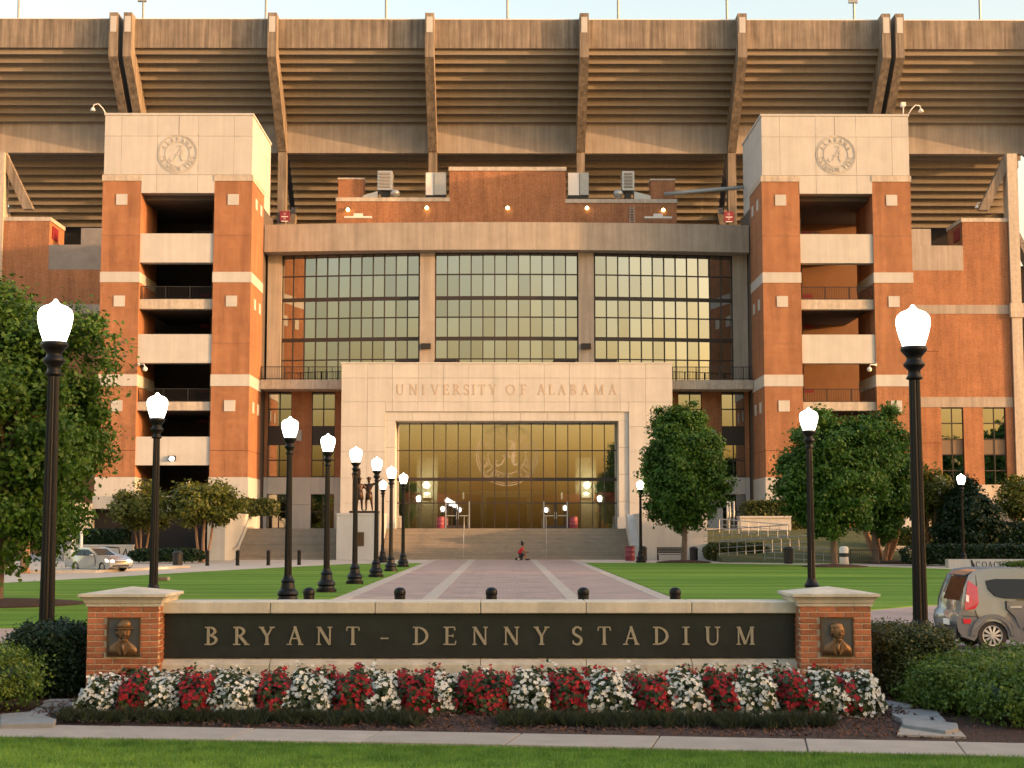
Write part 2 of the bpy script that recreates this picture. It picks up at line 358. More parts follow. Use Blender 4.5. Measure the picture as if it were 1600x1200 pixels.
def np_mesh(name, V, k, m):
    """V: (n,k,3) -> n separate k-gons"""
    n = V.shape[0]; me = bpy.data.meshes.new(name)
    me.vertices.add(n*k); me.vertices.foreach_set('co', V.reshape(-1).astype(np.float32))
    me.loops.add(n*k); me.loops.foreach_set('vertex_index', np.arange(n*k, dtype=np.int32))
    me.polygons.add(n); me.polygons.foreach_set('loop_start', np.arange(0, n*k, k, dtype=np.int32))
    try: me.polygons.foreach_set('loop_total', np.full(n, k, dtype=np.int32))
    except Exception: pass
    me.materials.append(M[m]); me.update(); me.validate(); return me
def leaf_quads(P, N, size, rs, aspect=0.62):
    """rhombic leaves at P facing N"""
    n = len(P); t = rs.normal(size=(n, 3)); N = N/(np.linalg.norm(N, axis=1, keepdims=True)+1e-9)
    t -= (t*N).sum(1, keepdims=True)*N; t /= (np.linalg.norm(t, axis=1, keepdims=True)+1e-9); b = np.cross(N, t)
    s = (size*rs.uniform(0.65, 1.3, n))[:, None]
    fold = N*s*0.15
    return np.stack([P-t*s, P-b*s*aspect+fold, P+t*s, P+b*s*aspect+fold], 1)
def ground_poly(name, m, pts, z, th=0.0, parent=None, kind='structure'):
    pts = [(p[0], p[1]) for p in pts]
    b = MB()
    a = sum(pts[i][0]*pts[(i+1) % len(pts)][1]-pts[(i+1) % len(pts)][0]*pts[i][1] for i in range(len(pts)))
    if a < 0: pts = pts[::-1]
    if th: b.prism(pts, z-th, z, 'z')
    else: b.add([(x, y, z) for x, y in pts], [tuple(range(len(pts)))])
    o = b.build(name, m, parent)
    if kind and not parent: o['kind'] = kind
    return o

# ------------------------------------------------------------------ lettering: strokes with serifs
def arc(cx, cy, rx, ry, a0, a1, n=10):
    return [(cx+rx*math.cos(math.radians(a0+(a1-a0)*i/n)), cy+ry*math.sin(math.radians(a0+(a1-a0)*i/n))) for i in range(n+1)]
T_, H_ = 0.14, 0.064
def stem(x, z0=0, z1=1, s=0.11): return [([(x, z0), (x, z1)], T_), ([(x-s-T_/2, z0+H_/2), (x+s+T_/2, z0+H_/2)], H_), ([(x-s-T_/2, z1-H_/2), (x+s+T_/2, z1-H_/2)], H_)]
def thinstem(x, s=0.11): return [([(x, 0), (x, 1)], H_*1.2), ([(x-s, H_/2), (x+s, H_/2)], H_), ([(x-s, 1-H_/2), (x+s, 1-H_/2)], H_)]
def bowl(cx, cy, rx, ry, a0=90, a1=-90): 
    p = arc(cx, cy, rx, ry, a0, a1); n = len(p); return (p, [H_+(T_-H_)*math.sin(math.pi*i/(n-1)) for i in range(n)])
def foot(x, z): return ([(x-.13, z), (x+.13, z)], H_)
GL = {
 'I': (0.36, stem(.18)),
 'B': (0.66, stem(.16) + [bowl(.16, .755, .33, .225), bowl(.16, .27, .40, .25)]),
 'D': (0.80, stem(.16) + [bowl(.16, .5, .54, .475)]),
 'R': (0.76, stem(.16) + [bowl(.16, .74, .36, .24), ([(.30, .50), (.66, .04)], T_), foot(.68, H_/2)]),
 'P': (0.64, stem(.16) + [bowl(.16, .72, .38, .25)]),
 'E': (0.62, stem(.16) + [([(.16, .974), (.54, .974)], H_), ([(.16, .5), (.46, .5)], H_), ([(.16, .026), (.58, .026)], H_), ([(.54, .97), (.56, .80)], H_), ([(.58, .03), (.61, .22)], H_), ([(.46, .58), (.46, .42)], H_)]),
 'F': (0.58, stem(.16) + [([(.16, .974), (.54, .974)], H_), ([(.16, .5), (.46, .5)], H_), ([(.54, .97), (.56, .80)], H_), ([(.46, .58), (.46, .42)], H_)]),
 'L': (0.60, stem(.16) + [([(.16, .026), (.55, .026)], H_), ([(.55, .03), (.58, .24)], H_)]),
 'T': (0.70, [([(.35, 0), (.35, .99)], T_), foot(.35, H_/2), ([(.05, .974), (.65, .974)], H_), ([(.06, .97), (.03, .78)], H_), ([(.64, .97), (.67, .78)], H_)]),
 'N': (0.84, thinstem(.14) + [([(.15, .98), (.70, .02)], T_), ([(.70, 0), (.70, 1)], H_*1.2), ([(.58, 1-H_/2), (.82, 1-H_/2)], H_)]),
 'M': (1.02, thinstem(.16) + [([(.18, .98), (.50, .04)], T_), ([(.50, .04), (.82, .98)], H_*1.2), ([(.84, 0), (.84, 1)], T_), foot(.84, H_/2), ([(.74, 1-H_/2), (.96, 1-H_/2)], H_)]),
 'A': (0.82, [([(.42, 1.02), (.13, .02)], H_*1.2), ([(.39, 1.02), (.70, .02)], T_), ([(.24, .36), (.58, .36)], H_), foot(.13, H_/2), foot(.70, H_/2)]),
 'V': (0.80, [([(.12, .98), (.42, .0)], T_), ([(.40, 0), (.69, .98)], H_*1.2), foot(.12, 1-H_/2), foot(.69, 1-H_/2)]),
 'Y': (0.78, [([(.12, .98), (.40, .46)], T_), ([(.40, .46), (.66, .98)], H_*1.2), ([(.40, 0), (.40, .48)], T_), foot(.40, H_/2), foot(.12, 1-H_/2), foot(.66, 1-H_/2)]),
 'U': (0.82, [([(.17, .99), (.17, .32)] + arc(.42, .30, .25, .28, 180, 360, 12), [T_, T_] + [T_*(1-i/24)*.95 for i in range(13)]), ([(.67, .30), (.67, .99)], H_*1.2), foot(.17, 1-H_/2), foot(.67, 1-H_/2)]),
 'O': (0.92, [(arc(.46, .5, .38, .47, 90, 450, 28), [H_+(T_-H_)*abs(math.sin(2*math.pi*i/28)) for i in range(29)])]),
 'C': (0.80, [(arc(.46, .5, .38, .47, 48, 312, 20), [H_+(T_-H_)*abs(math.sin(math.radians(48+264*i/20-90))) for i in range(21)]), ([(.71, .98), (.71, .76)], H_)]),
 'H': (0.86, stem(.16) + stem(.70) + [([(.16, .52), (.70, .52)], H_)]),
 'S': (0.58, [(arc(.29, .74, .20, .24, 30, 210, 9) + [(.16, .58), (.42, .42)] + arc(.28, .26, .21, .24, 30, -150, 9), [H_]*2 + [T_*.75]*4 + [T_]*12 + [T_*.75]*2 + [H_]*2), ([(.47, .97), (.47, .78)], H_), ([(.08, .24), (.08, .03)], H_)]),
 '-': (0.44, [([(.02, .36), (.42, .36)], H_*1.1)]),
 '1': (0.4, [([(.2, 0), (.2, 1)], .2), ([(.08, .8), (.2, .95)], .12)]),
}
def ribbon(b, pts, wd, place, d, bias):
    n = len(pts); ws = wd if isinstance(wd, list) else [wd]*n
    if len(ws) < n: ws = ws + [ws[-1]]*(n-len(ws))
    L, Rr = [], []
    for i in range(n):
        x0, z0 = pts[max(i-1, 0)]; x1, z1 = pts[min(i+1, n-1)]
        dx, dz = x1-x0, z1-z0; k = math.hypot(dx, dz) or 1; nx, nz = -dz/k, dx/k; h = ws[i]/2
        L.append((pts[i][0]+nx*h, pts[i][1]+nz*h)); Rr.append((pts[i][0]-nx*h, pts[i][1]-nz*h))
    f = d+bias
    vs = [place(x, z, f) for x, z in L] + [place(x, z, f) for x, z in Rr] + [place(x, z, 0) for x, z in L] + [place(x, z, 0) for x, z in Rr]
    fs = [(i, n+i, n+i+1, i+1) for i in range(n-1)] + [(2*n+i, i, i+1, 2*n+i+1) for i in range(n-1)] + [(n+i, 3*n+i, 3*n+i+1, n+i+1) for i in range(n-1)]
    fs += [(0, 2*n, 3*n, n), (n-1, 2*n-1, 4*n-1, 3*n-1)]
    b.add(vs, fs)
def glyph(ch, place, d, bias=0.0006):
    b = MB()
    for i, (pts, wd) in enumerate(GL[ch][1]): ribbon(b, pts, wd, place, d, bias*i)
    return b
def letter(ch, m, parent, x, z, y, h, d, stretch=1.0, bias=0.0006):
    """letter standing on a wall that faces -Y; x,z its lower left"""
    b = glyph(ch, lambda u, v, k: (x+u*h*stretch, y-k, z+v*h), d, bias)
    return b.build('letter', m, parent)
def text_centers(s, cxs, m, parent, z, y, h, d, stretch=1.0, bias=0.0006):
    for ch, cx in zip(s, cxs):
        letter(ch, m, parent, cx-GL[ch][0]*h*stretch/2, z, y, h, d, stretch, bias)
def seal(parent, m, cx, cz, y, R, d, name='seal'):
    """round crest: two rings, words round the rim, a script A in the middle"""
    b = MB(); k = [0]
    def pl(u, v, f): return (cx+u, y-f, cz+v)
    def rb(pts, wd): ribbon(b, pts, wd, pl, d, 0.0004*k[0]); k[0] += 1
    for r, wd in ((R, R*.035), (R*.93, R*.025), (R*.62, R*.03)): rb(arc(0, 0, r, r, 0, 360, 48), wd)
    def rim(word, mid, step, flip):
        n = len(word)
        for i, ch in enumerate(word):
            if ch == ' ': continue
            a = mid + (i-(n-1)/2)*step*(1 if flip else -1); ar = math.radians(a); h = R*.20
            def P(u, v, f, ch=ch, ar=ar):
                u = (u-GL[ch][0]/2)*h; v = (v-.5)*h
                er = (math.cos(ar), math.sin(ar)); et = (math.sin(ar), -math.cos(ar))
                if flip: er = (-er[0], -er[1]); et = (-et[0], -et[1])
                bx, bz = R*.775*math.cos(ar), R*.775*math.sin(ar)
                return (cx+bx+et[0]*u+er[0]*v, y-f, cz+bz+et[1]*u+er[1]*v)
            for pts, wd in GL[ch][1]:
                ribbon(b, pts, (wd if not isinstance(wd, list) else wd), P, d, 0.0004*k[0]); k[0] = (k[0]+1) % 40
    rim('ALABAMA', 90, 21, False); rim('CRIMSON TIDE', 270, 14, True)
    q = R*.5
    rb([(-.62*q, -.35*q), (-.80*q, -.52*q), (-.62*q, -.72*q), (-.34*q, -.60*q), (-.02*q, -.05*q), (.28*q, .55*q), (.46*q, .86*q)], [q*.10, q*.14, q*.12, q*.10, q*.10, q*.12, q*.16])
    rb([(-.05*q, .80*q), (.2*q, .90*q), (.48*q, .82*q), (.44*q, .2*q), (.40*q, -.40*q), (.50*q, -.66*q), (.78*q, -.56*q)], [q*.08, q*.12, q*.2, q*.24, q*.24, q*.18, q*.08])
    rb([(-.32*q, -.02*q), (.1*q, -.10*q), (.62*q, -.04*q)], [q*.06, q*.12, q*.06])
    return b.build(name, m, parent)

# ================================================================== GROUND
def st(o): o['kind'] = 'structure'; return o
ground_poly('ground', 'pavement', [(-900, -300), (900, -300), (900, 1500), (-900, 1500)], 0.0)
ground_poly('plaza_paving', 'pavers', [(-60, 29), (60, 29), (60, 52), (5.2, 52), (5.2, 118.5), (-5.2, 118.5), (-5.2, 52), (-60, 52)], 0.008)
ground_poly('road', 'road_asphalt', [(-60, 22.6), (60, 22.6), (60, 28.9), (-60, 28.9)], 0.004)
# walkway with its pale borders
wk = st(link('walkway', MB().add([(-5.05, 40, .012), (5.05, 40, .012), (5.05, 116.9, .012), (-5.05, 116.9, .012)], [(0, 1, 2, 3)]).mesh('walkway', 'pavers')))
for x0, x1 in ((-5.45, -4.95), (-2.62, -2.14), (2.02, 2.46), (5.0, 5.5)):
    box('border_strip', 'paver_border', wk, x0, x1, 34, 116.8, 0.0, 0.018)
# dark commemorative plates set into the paving
rs = random.Random(3)
for k in range(24):
    y = 46 + k*2.6
    for x in (-1.55, -1.1, .55, 1.0):
        if rs.random() < .8:
            ww = rs.choice((.05, .09, .16)); piece('paving_plate', 'concrete_grey', wk, x-ww, x+ww, y, y+rs.choice((.06, .3)), 0.0, 0.0165)
    if k % 2: 
        for x in (-1.4, 1.2): piece('paving_plate', 'concrete_grey', wk, x-.45, x+.45, y+1, y+1.14, 0.0, 0.0165)
# lawns
left_edge = [G(-400, 930), G(0, 912), G(150, 904), G(330, 893), G(540, 882), G(655, 879.5)]
ground_poly('lawn', 'lawn', [(-5.5, 35), (-60, 35)] + [(p.x, p.y) for p in left_edge[:-1]] + [(-5.5, 104)], 0.03, 0.028)
re = [G(1360, 954), G(1420, 949), G(1480, 945), G(1560, 938), G(1700, 928)]
ground_poly('lawn', 'lawn', [(5.55, 43)] + [(p.x, p.y) for p in re] + [(42, 78), (34, 86)] + [(p.x, p.y) for p in (G(1490, 890), G(1400, 887), G(1250, 883), G(1090, 880.5))] + [(5.55, 105)], 0.03, 0.028)
isl = [G(1470, 962), G(1482, 957), G(1520, 954), G(1700, 950), G(1700, 976), G(1520, 970), G(1480, 966)]
ground_poly('lawn', 'lawn', [(p.x, p.y) for p in isl], 0.035, 0.03)
ground_poly('lawn', 'lawn', [(17, 106), (42, 96), (60, 100), (60, 118), (17, 118)], 0.02, 0.018)
# street-side verge, sidewalk of separate slabs, planting bed
verge_far = [G(-300, 1150), G(0, 1158.5), G(540, 1166), G(1060, 1177), G(1600, 1190), G(1900, 1197)]
ground_poly('verge_lawn', 'lawn', [(p.x, p.y-.02) for p in verge_far] + [(14, -20), (-14, -20)], 0.03, 0.028)
sw = st(ground_poly('sidewalk', 'road_asphalt', [G(-300, 1152), G(1900, 1199), G(1900, 1176), G(-300, 1131)], 0.012))
jf = [(-260, 1132), (-30, 1137.5), (188, 1141.3), (398, 1145), (596, 1149), (815, 1153), (1031, 1157), (1258, 1161.5), (1494, 1166), (1740, 1171)]
jn = [(-350, 1150), (-105, 1156), (130, 1160), (352, 1163), (564, 1166.5), (789, 1171), (1018, 1176), (1263, 1182), (1511, 1188), (1770, 1194)]
for i in range(len(jf)-1):
    a, b_, c, d = [Vector(G(*p)) for p in (jf[i], jf[i+1], jn[i+1], jn[i])]
    e = (b_-a).normalized()*.007; g = (c-d).normalized()*.007
    q = [a+e, b_-e, c-g, d+g]
    MB().prism([(p.x, p.y) for p in q][::-1], 0.0, 0.05+rnd.uniform(-.003, .003), 'z').build('paving_slab', 'slab', sw, bevel=0.006)
bed_pts = [G(-300, 1131.5), G(0, 1138.5), G(540, 1147.3), G(1060, 1157.3), G(1600, 1167.5), G(1900, 1173.5)]
ground_poly('mulch_bed', 'mulch', [(p.x, p.y+.02) for p in bed_pts] + [(13, 22.6), (-13, 22.6)], 0.045, 0.04)
mnd = MB(); nx, ny = 40, 12
for j in range(ny+1):
    for i in range(nx+1):
        x = -6.0+11.6*i/nx; y = 17.15+3.2*j/ny
        fx = max(0, 1-abs((x+.35)/5.1)**6); fy = max(0, 1-abs((y-18.75)/1.55)**2.5)
        mnd.v.append((x, y, .02+.10*fx*fy+rnd.uniform(-.008, .008)))
for j in range(ny):
    for i in range(nx): a = j*(nx+1)+i; mnd.f.append((a, a+1, a+nx+2, a+nx+1))
st(mnd.build('mulch_mound', 'mulch', None, True))
# loose bark chips on the bed (uncountable)
rsn = np.random.RandomState(5)
n = 14000; P = np.stack([rsn.uniform(-8.5, 9, n), rsn.uniform(16.2, 20, n), np.full(n, .06)], 1)
e0, e1 = G(0, 1138.5), G(1600, 1167.5); P = P[P[:, 1] > e0.y+(e1.y-e0.y)*(P[:, 0]-e0.x)/(e1.x-e0.x)+.10]
fx = np.clip(1-np.abs((P[:, 0]+.3)/5.75)**6, 0, 1); fy = np.clip(1-np.abs((P[:, 1]-18.75)/1.55)**2.5, 0, 1); P[:, 2] = .055+.09*fx*fy
P = P[(np.abs(P[:, 0]+.35) < 5.1) | (rsn.rand(len(P)) < .12)]; N = rsn.normal(size=(len(P), 3))*.5+np.array([0, -.3, 1])
o = link('bark_chips', np_mesh('bark_chips', leaf_quads(P, N, .036, rsn, .35), 4, 'bark_chip')); tag(o, 'reddish brown bark chips strewn over the planting bed', 'mulch', kind='stuff')
# flagstones at both ends of the bed
fp = st(ground_poly('flagstone_path', 'mulch', [G(-40, 1135), G(130, 1136), G(140, 1100), G(60, 1100)], 0.048))
fp2 = st(ground_poly('flagstone_path', 'mulch', [G(1400, 1160), G(1500, 1160), G(1460, 1100), G(1370, 1100)], 0.048))
def flag(parent, pts):
    q = [G(*p, z=.05) for p in pts]
    a = sum(q[i].x*q[(i+1) % len(q)].y-q[(i+1) % len(q)].x*q[i].y for i in range(len(q)))
    if a < 0: q = q[::-1]
    MB().prism([(p.x, p.y) for p in q], 0.04, 0.10+rnd.uniform(-.01, .012), 'z').build('flagstone', 'flagstone', parent, bevel=.01)
for pts in ([(0, 1122), (50, 1118), (88, 1130), (84, 1137), (0, 1138)], [(46, 1117), (58, 1111), (76, 1114), (78, 1121), (60, 1123)], [(62, 1109), (70, 1103), (128, 1101), (126, 1107), (98, 1111)],
            [(80, 1117), (86, 1112), (106, 1112), (98, 1119), (86, 1122)], [(66, 1101), (78, 1098), (140, 1097), (140, 1100)]): flag(fp, pts)
for pts in ([(1362, 1103), (1385, 1101), (1424, 1108), (1426, 1112), (1386, 1112)], [(1386, 1113), (1463, 1113), (1470, 1123), (1456, 1125), (1396, 1122)], [(1408, 1131), (1420, 1128), (1496, 1138), (1498, 1146), (1478, 1150), (1412, 1140)],
            [(1393, 1123), (1452, 1127), (1454, 1131), (1420, 1132), (1400, 1127)], [(1458, 1126), (1471, 1124), (1478, 1131), (1462, 1133)]): flag(fp2, pts)
MB().prism([(p.x, p.y) for p in (G(1402, 1158), G(1510, 1161.5), G(1500, 1151), G(1408, 1144))], .04, .07, 'z').build('paving_slab', 'slab', fp2)

# ================================================================== STADIUM
XC = 0.28
def bx(name, m, parent, xa, xb, y0, y1, z0, z1, bevel=0): return box(name, m, parent, min(xa, xb), max(xa, xb), y0, y1, z0, z1, bevel)
def pc(name, m, parent, xa, xb, y0, y1, z0, z1): return piece(name, m, parent, min(xa, xb), max(xa, xb), y0, y1, z0, z1)
GAP = 0.02
def railing(parent, x0, x1, y, z, h, step=.14, post=2.0, m='metal_dark', name='railing'):
    b = MB()
    b.box(x0, x1, y-.03, y+.03, z+h-.06, z+h); b.box(x0, x1, y-.02, y+.02, z+.1, z+.15)
    k = x0
    while k < x1: b.box(k-.012, k+.012, y-.012, y+.012, z+.15, z+h-.06); k += step
    k = x0
    while k <= x1+.01: b.box(k-.035, k+.035, y-.035, y+.035, z, z+h); k += post
    return b.build(name, m, parent)
def stair_tower(s, label):
    Y = 124.0
    t = thing('stair_tower', label, 'tower', (XC+s*27, Y+5, 0), 'twin brick stair towers')
    X = lambda a: XC+s*a
    # brick piers on limestone bases
    for a, b_ in ((20.9, 24.0), (30.0, 33.15)):
        p = bx('pier', 'brick', t, X(a), X(b_), Y, Y+6, 6.5, 30.75)
        bx('pier_cap', 'cast_stone', p, X(a-.06), X(b_+.06), Y-.06, Y+6.06, 30.75, 31.25)
        for j in range(2): pc('panel', 'limestone', p, X(a-.05)+0, X(b_+.05), Y-.05, Y+6.05, 3.3*j+GAP, min(6.5, 3.3*(j+1))-GAP)
        bx('base_core', 'limestone_dark', p, X(a), X(b_), Y+.01, Y+5.9, 0, 6.5)
        for z0, z1 in ((22.35, 23.2), (13.85, 14.8)): bx('stone_band', 'limestone', p, X(a-.04), X(b_+.04), Y-.04, Y+6.04, z0, z1)
        for z in (29.2, 20.8, 12.25):
            m = (a+b_)/2; pc('stone_tile', 'limestone', p, X(m-.45), X(m+.45), Y-.05, Y+.1, z-.45, z+.45)
            if a < 22:
                for yy in (1.6, 4.1): pc('stone_tile', 'limestone', p, X(a)-s*.05, X(a)+s*.1, Y+yy, Y+yy+.85, z-.45, z+.45)
        for z in (17.3, 8.6, 26.2): bx('control_joint', 'joint', p, X(a-.004), X(b_+.004), Y-.004, Y+6.004, z, z+.05)
    # limestone head: core with separate panels
    hd = bx('head_block', 'limestone_dark', t, X(21.0), X(33.05), Y+.05, Y+9.7, 29.8, 36.1)
    xs = [20.95, 22.45, 25.4, 28.75, 31.7, 33.1]
    zs = [31.27, 34.5, 36.25]
    for i in range(5):
        for j in range(2): pc('panel', 'limestone', hd, X(xs[i])+s*GAP/2, X(xs[i+1])-s*GAP/2, Y-.02, Y+.2, zs[j]+GAP/2, zs[j+1]-GAP/2)
    for i, (a, b_) in enumerate(((24.0, 25.4), (25.4, 28.75), (28.75, 30.0))): pc('panel', 'limestone', hd, X(a)+s*GAP/2, X(b_)-s*GAP/2, Y-.02, Y+.2, 29.75, 31.25)
    for e in (20.95, 33.1):
        sg = -1 if e < 25 else 1
        for i in range(3):
            y0 = Y+.2+3.2*i
            for j, (z0, z1) in enumerate(((29.75, 31.25) if i == 2 else (31.27, 34.5), (34.5, 36.25))): pc('panel', 'limestone', hd, X(e), X(e-sg*.15), y0+GAP/2, y0+3.2-GAP/2, z0+GAP/2, z1-GAP/2)
        pc('panel', 'limestone', hd, X(e), X(e-sg*.15), Y+6.6+GAP, Y+9.8-GAP, 31.27, 34.5-GAP)
    bx('coping', 'limestone', hd, X(20.88), X(33.17), Y-.08, Y+9.9, 36.25, 36.42)
    seal(hd, 'limestone_carved', X(27.07), 33.0, Y-.02, 1.62, 0.03)
    bx('scupper_stain', 'concrete_grey', hd, X(27.0)-.03, X(27.0)+.03, Y-.026, Y+.1, 34.6, 36.2)  # thin grey strip modelling a drip stain below the roof edge
    # spandrels and slabs between the piers
    for z0, z1, mm, yy in ((24.0, 26.4, 'limestone', 0.1), (20.2, 21.0, 'cast_stone', .25), (15.75, 18.1, 'limestone', .1), (11.9, 12.6, 'cast_stone', .25), (7.45, 9.75, 'limestone', .1)):
        bx('spandrel' if z1-z0 > 2 else 'landing_slab', mm, t, X(24.003), X(29.997), Y+yy, Y+1.0, z0, z1)
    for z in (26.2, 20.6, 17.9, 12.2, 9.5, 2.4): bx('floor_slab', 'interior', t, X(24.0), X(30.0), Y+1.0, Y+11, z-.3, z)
    for z in (20.95, 12.55): railing(t, min(X(24.05), X(29.95)), max(X(24.05), X(29.95)), Y+.5, z, 1.15)
    for z in (26.2,): railing(t, min(X(24.05), X(26.5)), max(X(24.05), X(26.5)), Y+4, z, 1.15)
    # inner stair hall: back wall, stair flights, columns
    bx('back_wall', 'stair_wall_sunlit' if s > 0 else 'interior', t, X(20.9), X(33.1), Y+11, Y+11.4, 0, 30)  # right tower's wall coloured as sunlit, left tower's as shaded
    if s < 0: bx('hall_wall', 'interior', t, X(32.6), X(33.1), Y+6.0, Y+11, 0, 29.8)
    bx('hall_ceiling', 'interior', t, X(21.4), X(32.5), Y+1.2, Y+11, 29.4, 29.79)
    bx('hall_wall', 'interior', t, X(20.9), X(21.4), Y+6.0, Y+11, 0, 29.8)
    for z in (26.2, 20.6, 17.9, 12.2, 9.5):
        railing(t, min(X(25.0), X(28.6)), max(X(25.0), X(28.6)), Y+9.2, z, 1.1, .3, 1.2)
        sg_ = bx('exit_sign', 'sign_red', t, X(26.1), X(26.9), Y+9.9, Y+10.0, z+2.0, z+2.35)
    bx('column', 'concrete_deck', t, X(24.6), X(25.2), Y+5.6, Y+6.2, 0, 29.7)
    return t
stair_tower(-1, 'left brick stair tower with limestone head and round crest, beside big maple')
stair_tower(1, 'right brick stair tower with limestone head and round crest, behind bushy trees')
# roof-corner gooseneck lamps
def gooseneck(x, y, z, s, label):
    b = MB(); b.tube([(x, y, z), (x+s*.35, y, z+.6), (x+s*.7, y, z+.95), (x+s*1.05, y, z+.9), (x+s*1.15, y, z+.6)], .05)
    b.lathe([(.05, .25), (.12, .2), (.22, 0), (.2, -.03)], (x+s*1.15, y, z+.4), 10)
    tag(b.build('gooseneck_lamp', 'white_paint', None, True), label, 'lamp', 'white gooseneck lamps')
gooseneck(XX(166, 124.5, 180), 124.6, 36.42, -1, 'white gooseneck lamp on top corner of left tower')
gooseneck(XX(1418, 124.5, 180), 124.6, 36.42, 1, 'white gooseneck lamp on top corner of right tower')
gooseneck(XX(1545, 148.5, 338), 148.5, 33.4, -1, 'white gooseneck lamp on brick wing at far right')
b = MB(); xx = XX(1410, 125.5, 180); b.tube([(xx, 125.2, 36.42), (xx, 125.2, 37.4)], .05); b.box(xx-.18, xx+.18, 125.0, 125.4, 37.4, 37.75)
tag(b.build('roof_camera', 'white_paint'), 'small white camera mast on roof of right tower', 'camera')
def wall_cam(x, z, s, label):
    b = MB(); b.box(x-.08, x+.08, 123.85, 124.0, z-.1, z+.1); b.tube([(x, 123.9, z), (x+s*.5, 123.6, z), (x+s*.6, 123.6, z-.25)], .04); b.ell((x+s*.6, 123.6, z-.4), (.2, .2, .2), 10, 6)
    tag(b.build('wall_camera', 'white_paint', None, True), label, 'camera', 'dome cameras on the towers')
wall_cam(XX(217, 124, 572), ZZ(570, 124), 1, 'white dome camera at opening of left tower')
wall_cam(XX(1368, 124, 572), ZZ(570, 124), -1, 'white dome camera at opening of right tower')
t = thing('wall_lamp', 'small lit wall lamp on limestone panel of left tower', 'lamp', (XX(269, 124, 717), 124.1, ZZ(717, 124)))
q = org(t); MB().box(q.x-.28, q.x+.28, 123.9, 124.1, q.z-.15, q.z+.25).build('housing', 'metal_dark', t); MB().ell((q.x, 123.85, q.z), (.22, .12, .18), 10, 6).build('bulb', 'lamp_glow', t)

